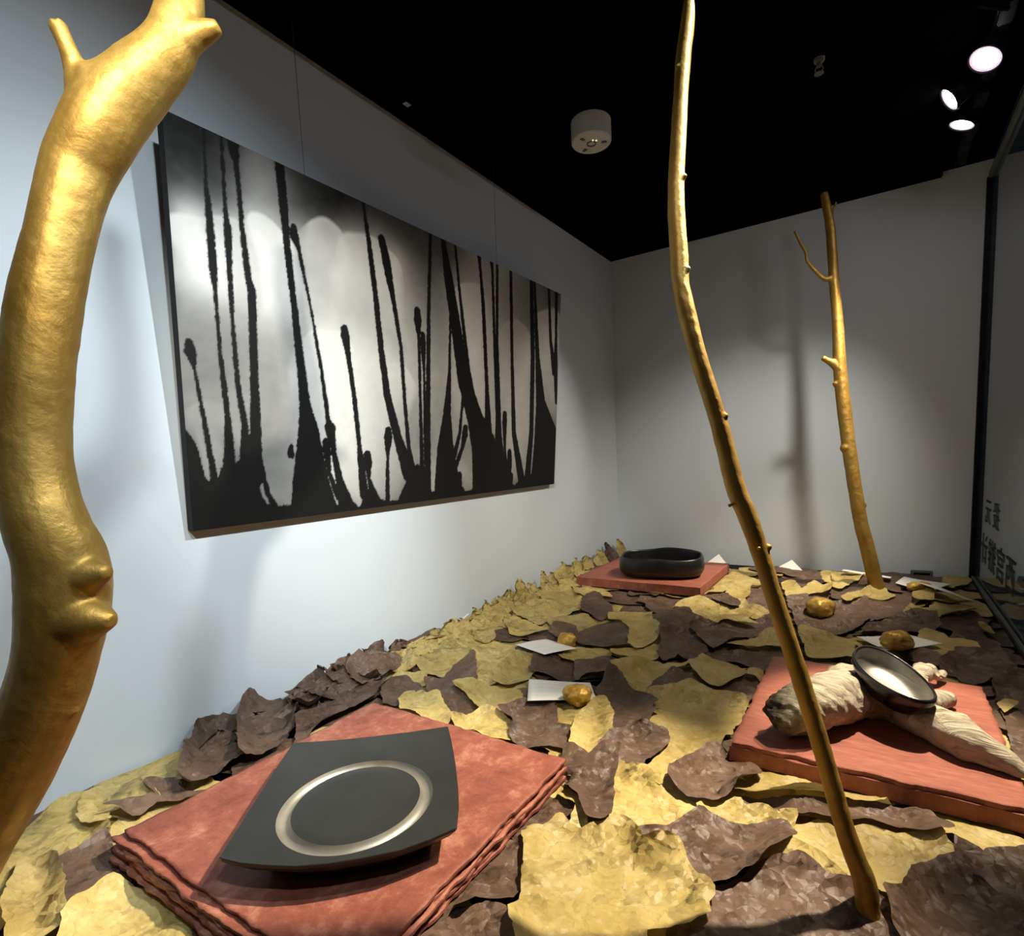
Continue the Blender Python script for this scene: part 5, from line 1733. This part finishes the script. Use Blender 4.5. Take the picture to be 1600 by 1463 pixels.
def card(corners_px, label, z=None, curl=0.0, curl_dir=(1, 0), lines=0, lift=0.004):
    P = np.array([on_bed(x, y, 0.026)[:2] for x, y in corners_px])
    n = 14
    u = np.linspace(0, 1, n)
    G = np.stack(np.meshgrid(u, u, indexing='ij'), -1).reshape(-1, 2)
    a, b_, c, d = P
    XY = (1 - G[:, :1]) * (1 - G[:, 1:]) * a + G[:, :1] * (1 - G[:, 1:]) * b_ + G[:, :1] * G[:, 1:] * c + (1 - G[:, :1]) * G[:, 1:] * d
    XY[:, 0] = np.clip(XY[:, 0], WALL_X + .01, GLASS_X - 0.013)
    XY[:, 1] = np.minimum(XY[:, 1], BACK_Y - 0.006)
    h = bed_height(XY[:, 0], XY[:, 1])
    A_ = np.column_stack([XY, np.ones(len(XY))])
    co, *_ = np.linalg.lstsq(A_, h, rcond=None)
    plane = A_ @ co
    Z = plane + max(0.0, float(np.percentile(h - plane, 99))) + 0.0015
    w = G[:, 0] * curl_dir[0] + G[:, 1] * curl_dir[1]
    w = (w - w.min()) / (w.max() - w.min() + 1e-9)
    Z = Z + curl * np.clip((w - .45) / .55, 0, 1) ** 2 + lift * 0.3 * np.sin(math.pi * G[:, 0])
    idx = np.arange(n * n).reshape(n, n)
    q = np.stack([idx[:-1, :-1], idx[1:, :-1], idx[1:, 1:], idx[:-1, 1:]], -1).reshape(-1, 4)
    org = np.array([XY[:, 0].mean(), XY[:, 1].mean(), Z.min()])
    o = mesh_obj('white_card', np.column_stack([XY, Z]), q, M['card'], None, True, org)
    md = o.modifiers.new('paper_thickness', 'SOLIDIFY')
    md.thickness = 0.0007
    tag(o, label, 'card', 'white cards lying among the leaves')
    if lines:
        V, F = [], []
        for k in range(lines):
            v0 = 0.22 + 0.56 * k / max(1, lines - 1)
            g0, g1 = 0.12, 0.62 if k % 2 == 0 else 0.5
            for s in range(8):
                for (uu, vv) in ((g0 + (g1 - g0) * s / 7, v0), (g0 + (g1 - g0) * s / 7, v0 + 0.018)):
                    i, j = min(int(uu * (n - 1)), n - 2), min(int(vv * (n - 1)), n - 2)
                    fu, fv = uu * (n - 1) - i, vv * (n - 1) - j
                    p = 0
                    for di, dj, ww in ((0, 0, (1 - fu) * (1 - fv)), (1, 0, fu * (1 - fv)), (0, 1, (1 - fu) * fv), (1, 1, fu * fv)):
                        qn = idx[i + di, j + dj]
                        p = p + ww * np.array([XY[qn, 0], XY[qn, 1], Z[qn]])
                    V.append(p - org + np.array([0, 0, 0.0009]))
            b0 = k * 16
            F += [(b0 + 2 * s, b0 + 2 * s + 2, b0 + 2 * s + 3, b0 + 2 * s + 1) for s in range(7)]
        mesh_obj('printed_lines', V, F, M['print'], o)
    return o, (lambda x, y: float(Z.max()))


card([(804, 1004), (853, 992), (901.5, 1015), (851, 1028)], 'white card without a stone, lying on the bank below the painting', lines=3)
cB, _ = card([(826, 1053), (922, 1063), (932, 1092), (824, 1096)], 'white card with a round gold stone on it, nearest the viewer', curl=0.006, curl_dir=(1, -.3), lines=4)
cC, _ = card([(1338, 994), (1420, 989), (1472, 1006), (1384, 1024)], 'white card with an egg shaped gold stone behind the oval dish', curl=0.008, curl_dir=(-1, 0.2))
cD, _ = card([(1399, 911), (1413, 899), (1487, 911), (1455, 925)], 'white card with a dark gold stone near the far end of the glass', curl=0.004, curl_dir=(0, -1))
card([(1422, 925), (1462, 921.5), (1529, 938), (1499, 938)], 'white card lying closest to the glass rail', curl=0.006, curl_dir=(-1, 0))
card([(1315, 899), (1319, 893), (1394, 901.5), (1391, 907)], 'white card half hidden behind the far stick')


def leaning_card(px, label, ytop, ybot):
    """folded card propped against the back wall: outline in the picture, leaning from bed to wall"""
    ymin = min(p[1] for p in px)
    ymax = max(p[1] for p in px)
    V = []
    for x, y in px:
        t = (ymax - y) / (ymax - ymin)
        V.append(ony(x, y, ybot + (ytop - ybot) * t))
    V = np.array(V)
    n = len(V)
    off = np.array([0, 0.0008, 0])
    VV = np.vstack([V, V + off])
    F = [tuple(range(n)), tuple(reversed(range(n, 2 * n)))] + [(i, i + n, (i + 1) % n + n, (i + 1) % n) for i in range(n)]
    o = mesh_obj('white_card', VV, F, M['card'], None, False, (V[:, 0].mean(), V[:, 1].mean(), V[:, 2].min()))
    tag(o, label, 'card', 'white cards propped at the back wall')


leaning_card([(1204, 900), (1213, 888), (1237.5, 875), (1260, 898), (1245, 906), (1222, 907)], 'white card propped at the back wall right of the slender stick', 2.375, 2.27)
leaning_card([(1104, 880), (1123, 866), (1136, 882), (1125, 892)], 'tip of a white card propped behind the far red board', 2.378, 2.30)


def stone(cx, cy, wpx, hpx, label, seed, depthscale=0.8, on=None, hollow=False):
    p0 = on_bed(cx, cy + hpx * 0.40, 0.03)
    zb = float(bed_height(np.array([p0[0]]), np.array([p0[1]]))[0])
    if on is not None:
        me_ = on.data
        co = np.array([v.co for v in me_.vertices]) + np.array(on.location)
        d = np.hypot(co[:, 0] - p0[0], co[:, 1] - p0[1])
        zb = float(co[d < 0.03, 2].max()) if (d < 0.03).any() else zb
    zb -= 0.002
    dep = (np.array([p0[0], p0[1], zb]) - CAM) @ AF
    a = wpx * 0.5 * dep / F_PX
    hgt = hpx * dep / F_PX * 0.90
    bm = bmesh.new()
    bmesh.ops.create_icosphere(bm, subdivisions=4, radius=1)
    P = np.array([v.co[:] for v in bm.verts])
    ns = 1 + 0.28 * (fbm(P + seed * 3.1, 1.3, seed) - .5) * 2 + 0.16 * (fbm(P + seed, 3.2, seed + 1) - .5) * 2 + 0.05 * (vnoise(P, 9, seed) - .5)
    P = P * ns[:, None]
    if hollow:
        P[:, 2] = np.where(P[:, 2] > 0.55, 0.55 + 0.25 * (P[:, 2] - .55), P[:, 2])
    ang = YAW
    X = P[:, 0] * a
    Yv = P[:, 1] * a * depthscale
    Z = np.maximum(P[:, 2], -0.75) + 0.75
    Z = Z / Z.max() * hgt
    co = np.column_stack([X * math.cos(ang) - Yv * math.sin(ang), X * math.sin(ang) + Yv * math.cos(ang), Z])
    fwd_xy = np.array([p0[0], p0[1]]) / np.hypot(p0[0], p0[1])
    ctr = np.array([p0[0], p0[1]]) + fwd_xy * a * depthscale * 0.5
    for v, c in zip(bm.verts, co):
        v.co = c
    o = bm_obj('gold_stone', bm, M['nugget'], None, True)
    o.location = (ctr[0], ctr[1], zb)
    tag(o, label, 'stone', 'gold leafed stones')
    return o


stone(903, 1083, 43, 30, 'round polished gold stone holding down the lower card', 3, 0.95, cB)
stone(885, 990, 29, 27, 'small gold stone behind the card without a stone', 8, 0.9)
stone(1281, 942, 42, 33, 'rough gold stone lying alone on brown leaves at the back', 12, 0.9)
stone(1401, 1006, 52, 30, 'egg shaped dull gold stone on the card behind the oval dish', 21, 0.7, cC)
stone(1437, 915, 37, 15, 'flat dark gold stone on the card near the far end of the glass', 30, 0.7, cD)

# little box on the back wall and tag on the left bank
bp = ony(1440, 897, BACK_Y - 0.012)
bx_ = empty('sensor_box', (bp[0], BACK_Y - 0.012, bp[2] - 0.012), 'small dark sensor box at the foot of the back wall', 'sensor')
bm_obj('case', box_bm(-0.033, 0.033, -0.010, 0.010, 0.0, 0.024, 0.002), M['grey_plastic'], bx_)
bm_obj('display', box_bm(-0.024, 0.024, -0.0112, -0.0095, 0.006, 0.018, 0.0003), M['blackmetal'], bx_)
tp = onx(728, 967, WALL_X + 0.022)
tg = bm_obj('wall_tag', box_bm(-0.003, 0.003, -0.014, 0.014, -0.010, 0.010, 0.0008), M['white_plastic'])
tg.location = tp
tg.rotation_euler = (0.35, 0.25, 0)
tag(tg, 'tiny white tag on the leaf bank below the painting', 'tag')

for o in bpy.data.objects:
    if o.type == 'MESH' and o.parent is None and o.name.startswith(('wall_', 'floor', 'ceiling', 'trim_', 'window_')) and 'tag' not in o.name:
        o['kind'] = 'structure'
